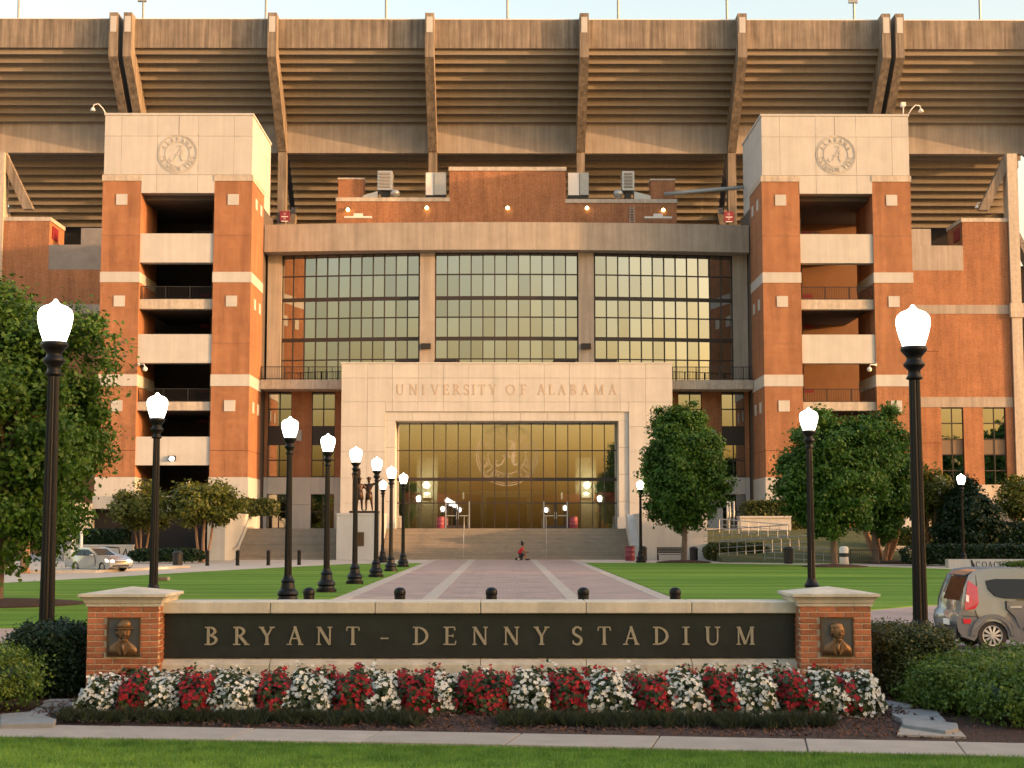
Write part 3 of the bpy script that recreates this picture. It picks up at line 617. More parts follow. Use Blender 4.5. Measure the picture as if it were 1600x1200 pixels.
# --- entrance portal
def portal():
    Y = 126.0
    t = thing('entrance_portal', 'pale limestone portal engraved with lettering over the tall glass entrance', 'portal', (XC, Y, 2.36))
    core = MB()
    x0, x1, zt = -13.36, 13.9, 15.9; ox0, ox1, oz = -9.72, 10.3, 11.94; gx0, gx1, gz = -8.92, 9.46, 11.2
    core.box(x0+.05, ox0, Y+.12, Y+5, 0, oz); core.box(ox1, x1-.05, Y+.12, Y+5, 0, oz); core.box(x0+.05, x1-.05, Y+.12, Y+5, oz, zt-.05)
    core.build('wall_core', 'limestone_dark', t)
    vx = [x0] + [XX(p, Y, 640) for p in (574, 613, 653, 693, 732.5, 771.6, 812, 850.6, 890, 930, 969, 1009)] + [x1]
    vz = [2.36, ZZ(786, Y), ZZ(747, Y), ZZ(706, Y), ZZ(666.6, Y), ZZ(628, Y), ZZ(590.7, Y), zt]
    def put(a, b_, c, d):
        if b_-a > .05 and d-c > .05: pc('panel', 'limestone', t, a+GAP/2, b_-GAP/2, Y, Y+.15, c+GAP/2, d-GAP/2)
    for i in range(len(vx)-1):
        for j in range(len(vz)-1):
            a, b_, c, d = vx[i], vx[i+1], vz[j], vz[j+1]
            if c >= oz: put(a, b_, c, d)
            elif d <= oz:
                if a < ox0: put(a, min(b_, ox0), c, d)
                if b_ > ox1: put(max(a, ox1), b_, c, d)
            else:
                if a < ox0: put(a, min(b_, ox0), c, d)
                if b_ > ox1: put(max(a, ox1), b_, c, d)
                put(max(a, ox0), min(b_, ox1), oz, d)
    # side returns
    for xa in (x0, x1-.12): pc('panel', 'limestone', t, xa, xa+.12, Y+.16, Y+5, 2.36, zt-.01)
    # stepped surround of the opening
    for (a, b_) in ((ox0, gx0), (gx1, ox1)):
        for j in range(4):
            c = 2.36+(gz-2.36)*j/4; pc('surround_block', 'limestone', t, a, b_, Y+.14, Y+3.1, c+GAP/2, c+(gz-2.36)/4-GAP/2)
        bx('plinth_block', 'limestone', t, a-.15, b_+.05, Y-.12, Y+.13, 2.36, 3.3)
    n = 9
    for i in range(n):
        a = ox0+(ox1-ox0)*i/n; b_ = ox0+(ox1-ox0)*(i+1)/n; pc('surround_block', 'limestone', t, a+GAP/2, b_-GAP/2, Y+.14, Y+3.1, gz, oz-.01)
    bx('coping', 'limestone', t, x0-.06, x1+.06, Y-.05, Y+5, zt, zt+.12)
    # lettering
    word = 'UNIVERSITY OF ALABAMA'
    pxs = {0: 625, 1: 646, 2: 662, 3: 680, 4: 697, 5: 714, 6: 729, 7: 740, 8: 753, 9: 770, 11: 798, 12: 818, 14: 846, 15: 862, 16: 878, 17: 896, 18: 914, 19: 936, 20: 957}
    for i, ch in enumerate(word):
        if ch == ' ': continue
        h = .86; letter(ch, 'limestone_cut_shade', t, XX(pxs[i], Y, 608)-GL[ch][0]*h/2, ZZ(617, Y), Y-.001, h, .015, 1.0)
    # glazing
    yg = Y+2.6; nn = 18; zr = [2.36, ZZ(786, yg), ZZ(749, yg), ZZ(704, yg), gz]
    pw = (gx1-gx0)/nn
    gzg = thing('glass_entrance', 'tall bronze glass entrance wall with doors and etched round crest', 'glass wall', (XC, yg, 2.36))
    for i in range(nn):
        for j in range(4): pc('pane', 'glass_entry', gzg, gx0+pw*i+.03, gx0+pw*(i+1)-.03, yg, yg+.02, zr[j]+.04, zr[j+1]-.04)
    for i in range(nn+1): pc('mullion', 'mullion', gzg, gx0+pw*i-.035, gx0+pw*i+.035, yg-.06, yg+.08, 2.36, gz)
    for j in range(5):
        k = .14 if j == 2 else .045; pc('transom', 'mullion', gzg, gx0, gx1, yg-.07, yg+.09, zr[j]-k, zr[j]+k)
    seal(gzg, 'etched', XX(792, yg, 712), ZZ(711, yg), yg-.005, 2.55, .003, 'etched_crest')
    # double doors
    for px in (715, 868):
        xd = XX(px, yg, 800)
        for sgn in (-1, 1):
            d = bx('door', 'mullion', gzg, xd+sgn*.03, xd+sgn*.13, yg-.1, yg-.07, 2.4, 4.55)
            bx('door_rail', 'mullion', d, xd+sgn*.13, xd+sgn*.93, yg-.1, yg-.07, 4.40, 4.55); bx('door_rail', 'mullion', d, xd+sgn*.13, xd+sgn*.93, yg-.1, yg-.07, 2.4, 2.62)
            bx('door_frame', 'rail_grey', d, xd+sgn*.93, xd+sgn*1.02, yg-.12, yg-.07, 2.4, 4.62)
            bx('push_bar', 'duct', d, xd+sgn*.16, xd+sgn*.9, yg-.14, yg-.10, 3.4, 3.47); bx('door_handle', 'duct', d, xd+sgn*.06, xd+sgn*.1, yg-.18, yg-.14, 3.15, 3.75)
    # lobby behind the glass
    lo = thing('lobby', 'dim lobby with crimson bands and numbered doors behind entrance glass', 'lobby', (XC, 134, 2.36))
    bx('back_wall', 'interior_wall', lo, gx0-1, gx1+1, 138, 138.3, 2.3, 12); bx('floor', 'interior', lo, gx0-1, gx1+1, yg+.2, 138, 2.2, 2.34); bx('ceiling', 'interior_wall', lo, gx0-1, gx1+1, yg+.2, 138, 11.6, 11.9)
    for xa in (gx0-1.2, gx1+.9): bx('side_wall', 'interior_wall', lo, xa, xa+.3, yg+.6, 138, 2.3, 11.9)
    yb = 133.0
    for pa, pb, qa, qb in ((683, 752, 772, 786), (832, 908, 772, 786), (733, 850, 750, 767), (628, 655, 769, 787), (929, 962, 769, 785)):
        bx('crimson_band', 'crimson', lo, XX(pa, yb), XX(pb, yb), yb, yb+.3, ZZ(qb, yb), ZZ(qa, yb))
    for pa, pb in ((684, 750), (832, 908)): bx('lobby_door', 'metal_dark', lo, XX(pa, yb), XX(pb, yb), yb, yb+.3, 2.4, ZZ(787, yb))
    bx('dark_screen', 'metal_dark', lo, XX(760, yb), XX(823, yb), yb, yb+.3, 2.4, ZZ(777, yb))
    for pa, pb in ((630, 652), (930, 960)): bx('lobby_door', 'brown_panel', lo, XX(pa, yb), XX(pb, yb), yb+.05, yb+.3, 2.4, ZZ(788, yb))
    for px in (724, 878):
        letter('1', 'exit_number', lo, XX(px, yb)-.12, ZZ(780, yb), yb-.01, .6, .02)
    for px in (667, 916):
        xq = XX(px, yb); d = MB().box(xq-.35, xq+.35, yb-.2, yb, ZZ(778, yb), ZZ(776, yb)+.12); d.build('sconce_bowl', 'white_paint', lo); MB().ell((xq, yb-.1, ZZ(775, yb)+.2), (.3, .1, .14), 10, 6).build('sconce_light', 'sconce_glow', lo)
        pl = bpy.data.lights.new('sconce_fill', 'POINT'); pl.energy = 110; pl.color = (1, .98, .8); pl.shadow_soft_size = .3; po = bpy.data.objects.new('sconce_fill', pl); C.objects.link(po); po.parent = lo; po.location = Vector((xq, yb-1.3, ZZ(775, yb)+.9))-org(lo)  # fill light set out before the sconce to brighten the lobby
        bx('wall_pilaster', 'interior_wall', lo, xq-.9, xq+.9, yb+.02, yb+.4, 2.4, 8.5)
m, n, l, b = nodes('etched'); n.remove(b); o_ = n['Material Output']
tr = n.new('ShaderNodeBsdfTransparent'); df = n.new('ShaderNodeBsdfDiffuse'); df.inputs[0].default_value = (.62, .55, .45, 1); mx = n.new('ShaderNodeMixShader'); mx.inputs[0].default_value = .38
l.new(tr.outputs[0], mx.inputs[1]); l.new(df.outputs[0], mx.inputs[2]); l.new(mx.outputs[0], o_.inputs[0]); M['etched'] = m
portal()

# --- concourse block between the towers: curved ring beam, glass wall, brick flanks
def concourse():
    t = thing('concourse_block', 'glass fronted concourse between the towers under a curved concrete ring beam', 'building', (XC, 131, 0))
    xa, xb = -20.55, 21.1
    seg = 14; b = MB(); pr = []
    def yr(x): return 130.2-1.3*(1-((x-XC)/20.8)**2)
    def yq(x): return 132.2-1.8*(1-((x-XC)/20.8)**2)
    for i in range(seg+1): x = xa+(xb-xa)*i/seg; pr.append((x, yr(x)))
    for i in range(seg):   # ring beam cast in segments
        (x0, y0), (x1, y1) = pr[i], pr[i+1]
        MB().prism([(x0+.004, y0), (x1-.004, y1), (x1-.004, 134), (x0+.004, 134)], 25.98, 28.35, 'z').build('ring_beam', 'concrete_ring', t)
    yg = 131.0
    bays = [(438, 655), (681, 902), (929, 1147)]
    zr = [14.9, 16.8, 18.55, 20.4, 22.05, 24.1, 25.95]
    for (pa, pb) in bays:
        x0, x1 = XX(pa, yg, 480), XX(pb, yg, 480); pw = (x1-x0)/12
        for i in range(12):
            xm = x0+pw*(i+.5); rz = math.atan2(yq(xm+pw/2)-yq(xm-pw/2), pw); ym = (yq(xm+pw/2)+yq(xm-pw/2))/2
            for j in range(6): pc('pane', 'glass', t, xm-pw/2+.03, xm+pw/2-.03, ym, ym+.02, zr[j]+.05, zr[j+1]-.05).rotation_euler = (rnd.uniform(-.005, .005), 0, rz+rnd.uniform(-.006, .006))
            for j in range(7):
                k = .16 if j in (2, 4) else .05; pc('transom', 'mullion', t, xm-pw/2, xm+pw/2, ym-.09, ym+.11, zr[j]-k, zr[j]+k).rotation_euler.z = rz
        for i in range(13): xm = x0+pw*i; pc('mullion', 'mullion', t, xm-.045, xm+.045, yq(xm)-.1, yq(xm)+.1, 14.9, 25.95)
    # exposed concrete piers
    for (pa, pb) in ((415, 437), (656.5, 679.5), (903.5, 927.5), (1148.5, 1171)):
        xm = XX((pa+pb)/2, 130.6, 480); bx('pier', 'concrete_ring', t, XX(pa, 130.6, 480), XX(pb, 130.6, 480), yq(xm)-.55, yq(xm)+.6, 14.89, 25.97)
    for px in (665.5, 915.5):
        x = XX(px, 129.9, 541); z = ZZ(541, 129.9); bx('loudspeaker_box', 'metal_dark', t, x-.42, x+.42, yq(x)-1.0, yq(x)-.56, z-.22, z+.22)
    for px in (637, 699, 883, 946):
        x = XX(px, 130.2, 563); z = ZZ(563, 130.2); d = bx('flood_lamp_bar', 'metal_dark', t, x-1.0, x+1.0, yq(x)-.45, yq(x)-.25, z-.08, z+.05)
        for sx in (-.95, .75): bx('flood_lamp', 'metal_dark', d, x+sx, x+sx+.2, yq(x)-.5, yq(x)-.2, z-.3, z+.12)
    # floors and back wall behind the glass
    bx('inner_wall', 'interior_wall', t, xa, xb, 139, 139.3, 2.3, 26)
    for z in (18.5, 22.0, 25.9): bx('inner_floor', 'interior', t, xa, xb, 132.6, 139, z-.35, z)
    for k in range(14):
        x = xa+1.6+k*2.9; pc('inner_column', 'white_paint', t, x-.12, x+.12, 134.3, 134.5, 14.9, 25.5)
    # balcony slab
    bx('balcony_slab', 'cast_stone', t, xa, xb, 129.2, 135.9, 14.1, 14.88)
    for s, (pa, pb) in ((-1, (408, 533)), (1, (1051, 1176))):
        railing(t, XX(pa, 129.4, 590), XX(pb, 129.4, 590), 129.4, 14.88, 1.15)
        # brick flank with windows
    yw = 132.0; yf = 131.7
    for s, wins in ((-1, ((418, 455), (487, 523))), (1, ((1060, 1097), (1128, 1164)))):
        lo_, hi = (xa, -13.4) if s < 0 else (13.9, xb)
        wx = [(XX(a, yf, 680), XX(b_, yf, 680)) for a, b_ in wins]
        xs = [lo_, wx[0][0], wx[0][1], wx[1][0], wx[1][1], hi]
        for i in (0, 2, 4):
            if xs[i+1]-xs[i] > .03:
                bx('brick_pier', 'brick', t, xs[i], xs[i+1], yf, yf+.5, 6.75, 14.1)
                for z0, z1 in ((2.36, 4.4), (4.42, 6.73)): pc('panel', 'limestone', t, xs[i]+.01, xs[i+1]-.01, yf-.05, yf+.45, z0, z1)
        for (a, b_) in wx:
            m = (a+b_)/2; pc('panel', 'limestone', t, a+.01, b_-.01, yf-.05, yf+.45, 5.3, 6.73)
            wf = bx('window', 'mullion', t, m-.05, m+.05, yf+.15, yf+.3, 2.4, 14.08)
            zz = [6.78, 8.2, 9.55, 11.1, 12.6, 14.05]
            for z in zz: bx('window_bar', 'mullion', wf, a, b_, yf+.14, yf+.31, z-.05, z+.05)
            for z0, z1 in ((6.83, 8.15), (8.25, 9.5), (11.15, 12.55), (12.65, 14.0)):
                for (c, d) in ((a+.04, m-.05), (m+.05, b_-.04)): pc('pane', 'glass', wf, c, d, yf+.2, yf+.22, z0, z1)
            bx('window_spandrel', 'mullion', wf, a, b_, yf+.18, yf+.3, 9.6, 11.05)
            for (c, d) in ((a+.04, m-.05), (m+.05, b_-.04)):
                pc('pane', 'glass', wf, c, d, yf+.2, yf+.22, 2.45, 5.25)
            for xe in (a, b_-.05): bx('window_bar', 'mullion', wf, xe, xe+.05, yf+.14, yf+.31, 2.4, 14.08)
            bx('window_bar', 'mullion', wf, a, b_, yf+.13, yf+.32, 3.75, 3.85)
        px = 467 if s < 0 else 1114
        x = XX(px, yf, 680); bx('wall_box', 'rail_grey', t, x-.25, x+.25, yf-.2, yf, ZZ(689, yf), ZZ(672, yf))
    return t
concourse()

# --- rooftop plant room behind the ring beam
def penthouse():
    Y = 134.5
    t = thing('rooftop_plant_room', 'stepped brick rooftop plant room above the curved concrete ring beam', 'building', (XC, Y, 28))
    X = lambda px, py=300: XX(px, Y, py); Z = lambda py: ZZ(py, Y)
    def blk(pa, pb, pt, nm='brick_wall', y=Y, d=3.0, cap=.35):
        o = bx(nm, 'brick', t, X(pa), X(pb), y, y+d, 28, Z(pt)-cap); bx('coping', 'cast_stone', o, X(pa)-.06, X(pb)+.06, y-.07, y+d+.07, Z(pt)-cap, Z(pt))
    blk(526, 702, 309); blk(702, 884, 261, y=Y-.02); blk(884, 1057, 311)
    bx('roof_slab', 'concrete_grey', t, X(526), X(1057), Y+3.0, Y+4.5, 28, Z(309)-.4)
    blk(526, 566, 273, 'brick_turret', Y+1.3, 1.6, .15); blk(1019, 1057, 274, 'brick_turret', Y+1.3, 1.6, .15)
    for px, py in ((544, 328), (667, 325), (793, 325), (917, 325), (1036, 328)):
        x, z = X(px, py), Z(py); l = bx('bulkhead_lamp', 'metal_dark', t, x-.16, x+.16, Y-.25, Y-.02, z-.02, z+.18)
        MB().ell((x, Y-.2, z-.02), (.17, .13, .16), 10, 6).build('lamp_bulb', 'bulb_warm', l)
    for px in (562, 1026):
        x, z = X(px, 345), Z(345); b = MB().box(x-1.2, x+1.2, Y-1.5, Y-1.2, z-.05, z+.1); b.box(x-.4, x+.4, Y-1.5, Y-1.2, z+.1, z+.35); b.build('vent_box', 'white_paint', t)
    x, z = X(987), Z(345); b = MB()
    for sx in (-.22, .22): b.tube([(x+sx, Y-.3, z-.6), (x+sx*.7, Y-.1, Z(322))], .045)
    for k in range(6): b.box(x-.2, x+.2, Y-.28, Y-.18, z-.1+k*.23, z-.04+k*.23)
    tag(b.build('ladder', 'paver_border'), 'short pale ladder leaning on the rooftop brick wall', 'ladder')
    for s, pa, pd in ((1, (589, 612), (566, 589)), (-1, (973, 992), (992, 1018))):
        side = 'left' if s > 0 else 'right'
        h = thing('rooftop_duct', 'grey sheet metal duct hood on the roof %s of the tall brick block' % side, 'duct', (X(sum(pa)/2), Y+1.2, Z(311)), 'rooftop duct hoods')
        b = MB().box(X(pa[0]), X(pa[1]), Y+.5, Y+2.2, Z(295), Z(265)); b.build('hood', 'duct', h)
        for k in range(5): bx('louvre', 'concrete_grey', h, X(pa[0]+3), X(pa[1]-3), Y+.42, Y+.5, Z(291-k*5), Z(288-k*5))
        bx('duct_stand', 'metal_dark', h, X(pa[0]+5), X(pa[1]-5), Y+.8, Y+2, Z(311), Z(295))
        lo_, hi = sorted((X(pd[0]), X(pd[1])))
        MB().prism([(lo_, Z(311)), (hi, Z(311)), (hi, Z(296 if s > 0 else 303)), (lo_, Z(303 if s > 0 else 296))], Y+.7, Y+1.6, 'y').build('duct_run', 'duct', h)
        x = X(616 if s > 0 else 967); MB().lathe([(.25, 0), (.25, .4), (.45, .5), (.45, .8), (.3, .95), (.05, 1.0)], (x, Y+.8, Z(311)), 12).build('fan_cowl', 'duct', h, True)
    for side, pa, pm, pb in (('left', 665, 678, 697), ('right', 888, 906, 920)):
        h = thing('rooftop_cabinet', 'pair of pale grey metal cabinets on the roof at %s edge of tall brick block' % side, 'cabinet', (X(pm), Y+.6, Z(310)), 'rooftop cabinets')
        bx('cabinet_box', 'white_paint', h, X(pa), X(pm)-.03, Y+.2, Y+1.2, Z(304), Z(269)); bx('cabinet_box', 'rail_grey', h, X(pm)+.03, X(pb), Y+.1, Y+1.2, Z(304), Z(269))
        bx('skid', 'metal_dark', h, X(pa), X(pb), Y+.2, Y+1.2, Z(311), Z(304))
    b = MB(); b.tube([(X(1040), Y+.8, Z(300)), (XX(1165, 131, 303), 132, Z(302))], .18, 8)
    tag(b.build('roof_pipe', 'rail_grey', None, True), 'long grey pipe running from the roof to right tower', 'pipe')
penthouse()

# --- upper deck of the grandstand
def deck():
    t = thing('upper_deck', 'weathered concrete upper deck with stepped underside and slanting ribs', 'grandstand', (XC, 155, 0))
    sup = [XX(p, 150, 60) for p in (-60, 191, 428, 672, 912, 1157, 1391, 1645)]
    ribs = [(-60, .9), (182, .85), (204, .85), (428, .9), (672, .9), (912, .9), (1157, .9), (1380, .85), (1401, .85), (1645, .9)]
    z0, zt = 50.3, 53.25
    for i in range(len(sup)-1):
        a, b_ = sup[i]+.3, sup[i+1]-.3
        if i in (0, 5): b_ -= .8
        if i in (1, 6): a += .8
        bx('parapet', 'concrete_deck', t, a, b_, 150.0, 150.4, z0, zt)
        bx('parapet_rail', 'white_paint', t, a, b_, 150.0, 150.3, zt, zt+.08)
        for k in range(9):
            y, z = 150.43+.78*k, 50.42-.65*k
            MB().prism([(y, z+.24), (y, z-.66), (y+.14, z-.66), (y+.14, z-.50), (y+.778, z-.50), (y+.778, z-.42), (y+.12, z-.42), (y+.12, z+.24)], a, b_, 'x').build('riser', 'concrete_riser', t)
        bx('fascia_beam', 'concrete_ring', t, a, b_, 157.3, 158.1, 41.4, 45.0)
        for k in range(11):
            y, z = 158.9+.78*k, 42.6-.65*k
            MB().prism([(y, z+.24), (y, z-.66), (y+.14, z-.66), (y+.14, z-.50), (y+.778, z-.50), (y+.778, z-.42), (y+.12, z-.42), (y+.12, z+.24)], a, b_, 'x').build('riser', 'concrete_riser', t)
    for px, wd in ribs:
        x = XX(px, 150, 60); h = wd/2
        r = MB().prism([(148.7, 53.5), (148.7, 49.0), (156.6, 41.4), (158.6, 41.4), (158.6, 43.5), (151.4, 50.35), (150.9, 53.5)], x-h, x+h, 'x').build('rib', 'concrete_deck', t)
        pc('patch', 'limestone', r, x-.3, x+.3, 148.66, 148.75, 51.5, 53.1)
    for i, px in enumerate((-60, 193, 428, 672, 912, 1157, 1391, 1645)):
        x = XX(px, 150, 60); bx('column', 'concrete_deck', t, x-.42, x+.42, 156.75, 158.0, 0, 41.4)
        MB().prism([(158.0, 30), (158.0, 28.2), (166.5, 36.4), (166.5, 37.6)], x-.35, x+.35, 'x').build('strut', 'concrete_deck', t)
    bx('shade_backing', 'shade_black', t, sup[0], sup[-1], 168, 168.5, 0, 53)  # dark sheet put behind the deck in place of its shade
    for px in (444, 1140):
        x = XX(px, 156, 338); s = bx('wall_sign', 'sign_red', t, x-.5, x+.5, 156.4, 156.6, ZZ(346, 156.4), ZZ(330, 156.4))
        for k in (.0, .9):
            letter('O', 'white_paint', s, x-.12, ZZ(336+k*8, 156.4), 156.4, .22, .01); bx('sign_line', 'white_paint', s, x-.34, x+.34, 156.38, 156.4, ZZ(339.5+k*8, 156.4), ZZ(338.2+k*8, 156.4))
    # floodlight masts on the rim
for i, px in enumerate((24, 220, 413, 602, 793, 967, 1138, 1338, 1536)):
    x = XX(px, 151, 15); wd = ['first', 'second', 'third', 'fourth', 'fifth', 'sixth', 'seventh', 'eighth', 'ninth'][i]
    t = thing('rim_mast', '%s thin grey mast from the left along the stadium rim' % wd, 'mast', (x, 152, 53), 'masts on the stadium rim')
    MB().tube([(x, 152, 52), (x, 152, 63)], .13, 8).build('mast_pole', 'rail_grey', t)
    if px in (220, 1338): MB().box(x-.55, x+.35, 151.8, 152.1, ZZ(4, 152), ZZ(-4, 152)).build('mast_fitting', 'rail_grey', t)
    MB().box(x-.16, x+.16, 151.84, 152.16, 52.5, 53.6).build('mast_foot', 'rail_grey', t)
deck()

# --- brick wings outside the towers
def wing(s):
    Y = 148.0
    t = thing('stadium_wing', 'brick wing with two window bays right of the right tower' if s > 0 else 'brick wing behind the maple left of the left tower', 'building', (XC+s*42, Y, 0), 'brick wings beside the towers')
    X = lambda a: XC+s*a
    Z = lambda py: ZZ(py, Y)
    yw = Y
    wins = ((42.05, 44.2), (46.1, 48.3))
    if s > 0:
        e = [33, 42.05, 44.2, 46.1, 48.3, 49.05]
        for i in (0, 2, 4): bx('brick_wall', 'brick', t, X(e[i]), X(e[i+1]), yw, yw+.6, 6.6, Z(636))
        for a, b_ in wins:
            m = (a+b_)/2; wf = bx('window', 'mullion', t, X(m-.04), X(m+.04), yw+.2, yw+.35, Z(765), Z(636))
            bx('window_spandrel', 'brown_panel', wf, X(a), X(b_), yw+.25, yw+.4, Z(710), Z(686))
            for py in (637, 661, 686, 710, 735, 764): bx('window_bar', 'mullion', wf, X(a), X(b_), yw+.19, yw+.36, Z(py)-.045, Z(py)+.045)
            for q0, q1 in ((660, 638), (685, 662), (734, 711), (763, 736)):
                for c, d in ((a+.03, m-.04), (m+.04, b_-.03)): pc('pane', 'glass', wf, X(c), X(d), yw+.28, yw+.3, Z(q0), Z(q1))
            for xe in (a, b_-.05): bx('window_bar', 'mullion', wf, X(xe), X(xe+.05), yw+.18, yw+.37, Z(765), Z(636))
        bx('stone_base', 'cast_stone', t, X(33), X(49.05), yw-.15, yw+.6, Z(785), 6.6)
        bx('stone_base', 'cast_stone', t, X(33), X(49.05), yw+.6, yw+.9, 0, Z(785))
    else:
        bx('brick_wall', 'brick', t, X(33), X(49.05), yw, yw+.6, 0, Z(636))
    bx('concrete_band', 'concrete_ring', t, X(33), X(49.05), yw-.05, yw+.6, Z(636), Z(620))
    bx('brick_wall', 'brick', t, X(33), X(49.05), yw, yw+.6, Z(620), Z(490))
    bx('concrete_band', 'concrete_ring', t, X(33), X(49.05), yw-.05, yw+.6, Z(490), Z(476))
    bx('brick_wall', 'brick', t, X(33), X(49.05), yw, yw+.6, Z(476), Z(422))
    bx('concrete_panel', 'concrete_grey' if s < 0 else 'concrete_ring', t, X(33), X(44.6), yw-.02, yw+.6, Z(422), Z(383))
    bx('concrete_panel', 'concrete_grey' if s < 0 else 'concrete_ring', t, X(33), X(41.6), yw+.3, yw+.6, Z(383), Z(356))
    bx('brick_wall', 'brick', t, X(44.6), X(49.05), yw, yw+5, Z(422), Z(346))
    bx('coping', 'cast_stone', t, X(44.5), X(49.1), yw-.06, yw+5, Z(346), Z(340))
    for z in (19.5, 10.6): bx('control_joint', 'joint', t, X(33), X(42), yw-.004, yw+.5, z, z+.06)
    bx('side_sign', 'sign_red', t, X(44.6)-s*.12, X(44.6), yw+.8, yw+2.6, Z(371), Z(352))
    bx('column', 'cast_stone', t, X(49.1), X(50.1), yw-.3, yw+1.2, 0, ZZ(240, yw)); bx('column_band', 'cast_stone', t, X(48.95), X(50.25), yw-.45, yw+1.3, Z(496), Z(474))
    MB().prism([(X(49.15), 39.2), (X(49.15), 37.4), (X(47.3), 33.5), (X(46.3), 33.5)], yw+.1, yw+.8, 'y').build('raking_strut', 'concrete_deck', t)
    bx('shade_backing', 'shade_black', t, X(33), X(70), 160, 160.4, 0, 30)  # near-black sheet behind the wing, painted as shade
    bx('walkway_slab', 'white_paint', t, X(41.6), X(44.6), yw+2, yw+2.6, Z(383), Z(380))
    return t
wing(-1); wing(1)

# ================================================================== TERRACE AND STAIRS
ter = st(box('terrace', 'pavement', None, -20.3, 20.9, 122.62, 131.7, 0.0, 2.36))
def stairs(xa, xb, label):
    t = thing('staircase', label, 'stairs', ((xa+xb)/2, 117, 0), 'broad steps up to the terrace'); n = 16
    for k in range(n): pc('step', 'step_stone', t, xa, xb, 117+.35*k, 122.6, 2.36*k/n+.004, 2.36*(k+1)/n-(.003 if k < n-1 else -.006))
    return t
stairs(-9.25, 9.68, 'broad grey stone steps below the glass entrance')
stairs(-20.25, -12.55, 'narrower flight of grey steps left of the statue pedestal')
def rail(path, label, h=.95):
    t = thing('handrail', label, 'handrail', path[0], 'stair handrails')
    p = [Vector(q)+Vector((0, 0, h)) for q in path]; MB().tube([p[0]-Vector((0, .3, 0))]+p+[p[-1]+Vector((0, .4, 0))], .022).build('rail_pipe', 'rail_grey', t)
    for q in (path[0], path[-1], (Vector(path[0])+Vector(path[-1]))/2): MB().tube([q, Vector(q)+Vector((0, 0, h))], .018).build('rail_post', 'rail_grey', t)
rail([(XX(724, 117), 117.1, .15), (XX(725, 122), 122.7, 2.36)], 'left steel handrail on the broad entrance steps')
rail([(XX(854, 117), 117.1, .15), (XX(853.5, 122), 122.7, 2.36)], 'right steel handrail on the broad entrance steps')
# cheek blocks
def cheek(label, xa, xb, y0, y1, slope=None):
    t = thing('stair_cheek_wall', label, 'wall', ((xa+xb)/2, y0, 0))
    box('wall_core', 'limestone_dark', t, xa+.04, xb-.04, y0+.04, y1-.04, 0, 3.4)
    n = max(1, round((xb-xa)/1.7))
    for i in range(n):
        a, b_ = xa+(xb-xa)*i/n, xa+(xb-xa)*(i+1)/n; pc('panel', 'limestone', t, a+.006, b_-.006, y0, y0+.1, 0.01, 3.34)
    m = max(1, round((y1-y0)/2.6))
    for i in range(m):
        a, b_ = y0+.1+(y1-y0-.1)*i/m, y0+.1+(y1-y0-.1)*(i+1)/m
        for x in (xa, xb-.08): pc('panel', 'limestone', t, x, x+.08, a+.006, b_-.006, .01, 3.34)
    box('coping', 'limestone', t, xa-.04, xb+.04, y0-.04, y1, 3.345, 3.5)
    if slope:
        x0, x1 = slope; MB().prism([(117.0, 0), (122.5, 0), (122.5, 3.45), (121.3, 3.45), (117.0, 1.1)], x0, x1, 'x').build('raked_wall', 'limestone', t)
    return t
cheek('pale stone block carrying the bronze statue between the two flights', -12.5, -9.3, 115.4, 122.6)
cheek('wide pale stone block at right end of the broad steps behind the bench', 10.3, 15.2, 115.0, 122.6, (9.7, 10.29))
t = cheek('long pale stone wall with handrail at left end of the narrow steps', -21.6, -20.3, 112.6, 128.5)
b = MB(); b.tube([(-20.2, 115.6, .9), (-20.2, 117.2, 1.0), (-20.2, 122.4, 3.1), (-20.2, 123.6, 3.15)], .04); b.build('wall_rail', 'rail_grey', t)
# plaque on the pedestal
t = thing('pedestal_plaque', 'dark bronze plaque with round crest on the statue pedestal', 'plaque', (XX(562, 115.3), 115.36, ZZ(842, 115.3)))
q = org(t); box('plate', 'bronze_frame', t, q.x-.32, q.x+.32, 115.32, 115.395, q.z-.52, q.z+.5); seal(t, 'bronze', q.x, q.z+.2, 115.32, .24, .02)

# ------------------------------------------------------------------ figures (continuous skinned bodies)
def skin(name, J, E, m, parent=None, sub=2, root='pelvis', M_=None):
    """J name -> (x,y,z,r); E pairs; grows one continuous surface"""
    ks = list(J); idx = {k: i for i, k in enumerate(ks)}; o_ = org(parent)
    mt = M_ or Matrix.Identity(4)
    vs = [mt @ Vector(J[k][:3]) - o_ for k in ks]
    me = bpy.data.meshes.new(name); me.from_pydata(vs, [(idx[a], idx[b]) for a, b in E], []); me.materials.append(M[m])
    o = link(name, me, parent)
    sk = o.modifiers.new('skin', 'SKIN'); sk.use_smooth_shade = True; sk.branch_smoothing = .6
    if not me.skin_vertices: me.skin_vertices.new() if hasattr(me.skin_vertices, 'new') else None
    s = mt.to_scale()[0]
    for k in ks:
        d = me.skin_vertices[0].data[idx[k]]; r = J[k][3]*s; d.radius = (r, r*(J[k][4] if len(J[k]) > 4 else 1)); d.use_root = (k == root)
    ss = o.modifiers.new('sub', 'SUBSURF'); ss.levels = sub; ss.render_levels = sub
    return o
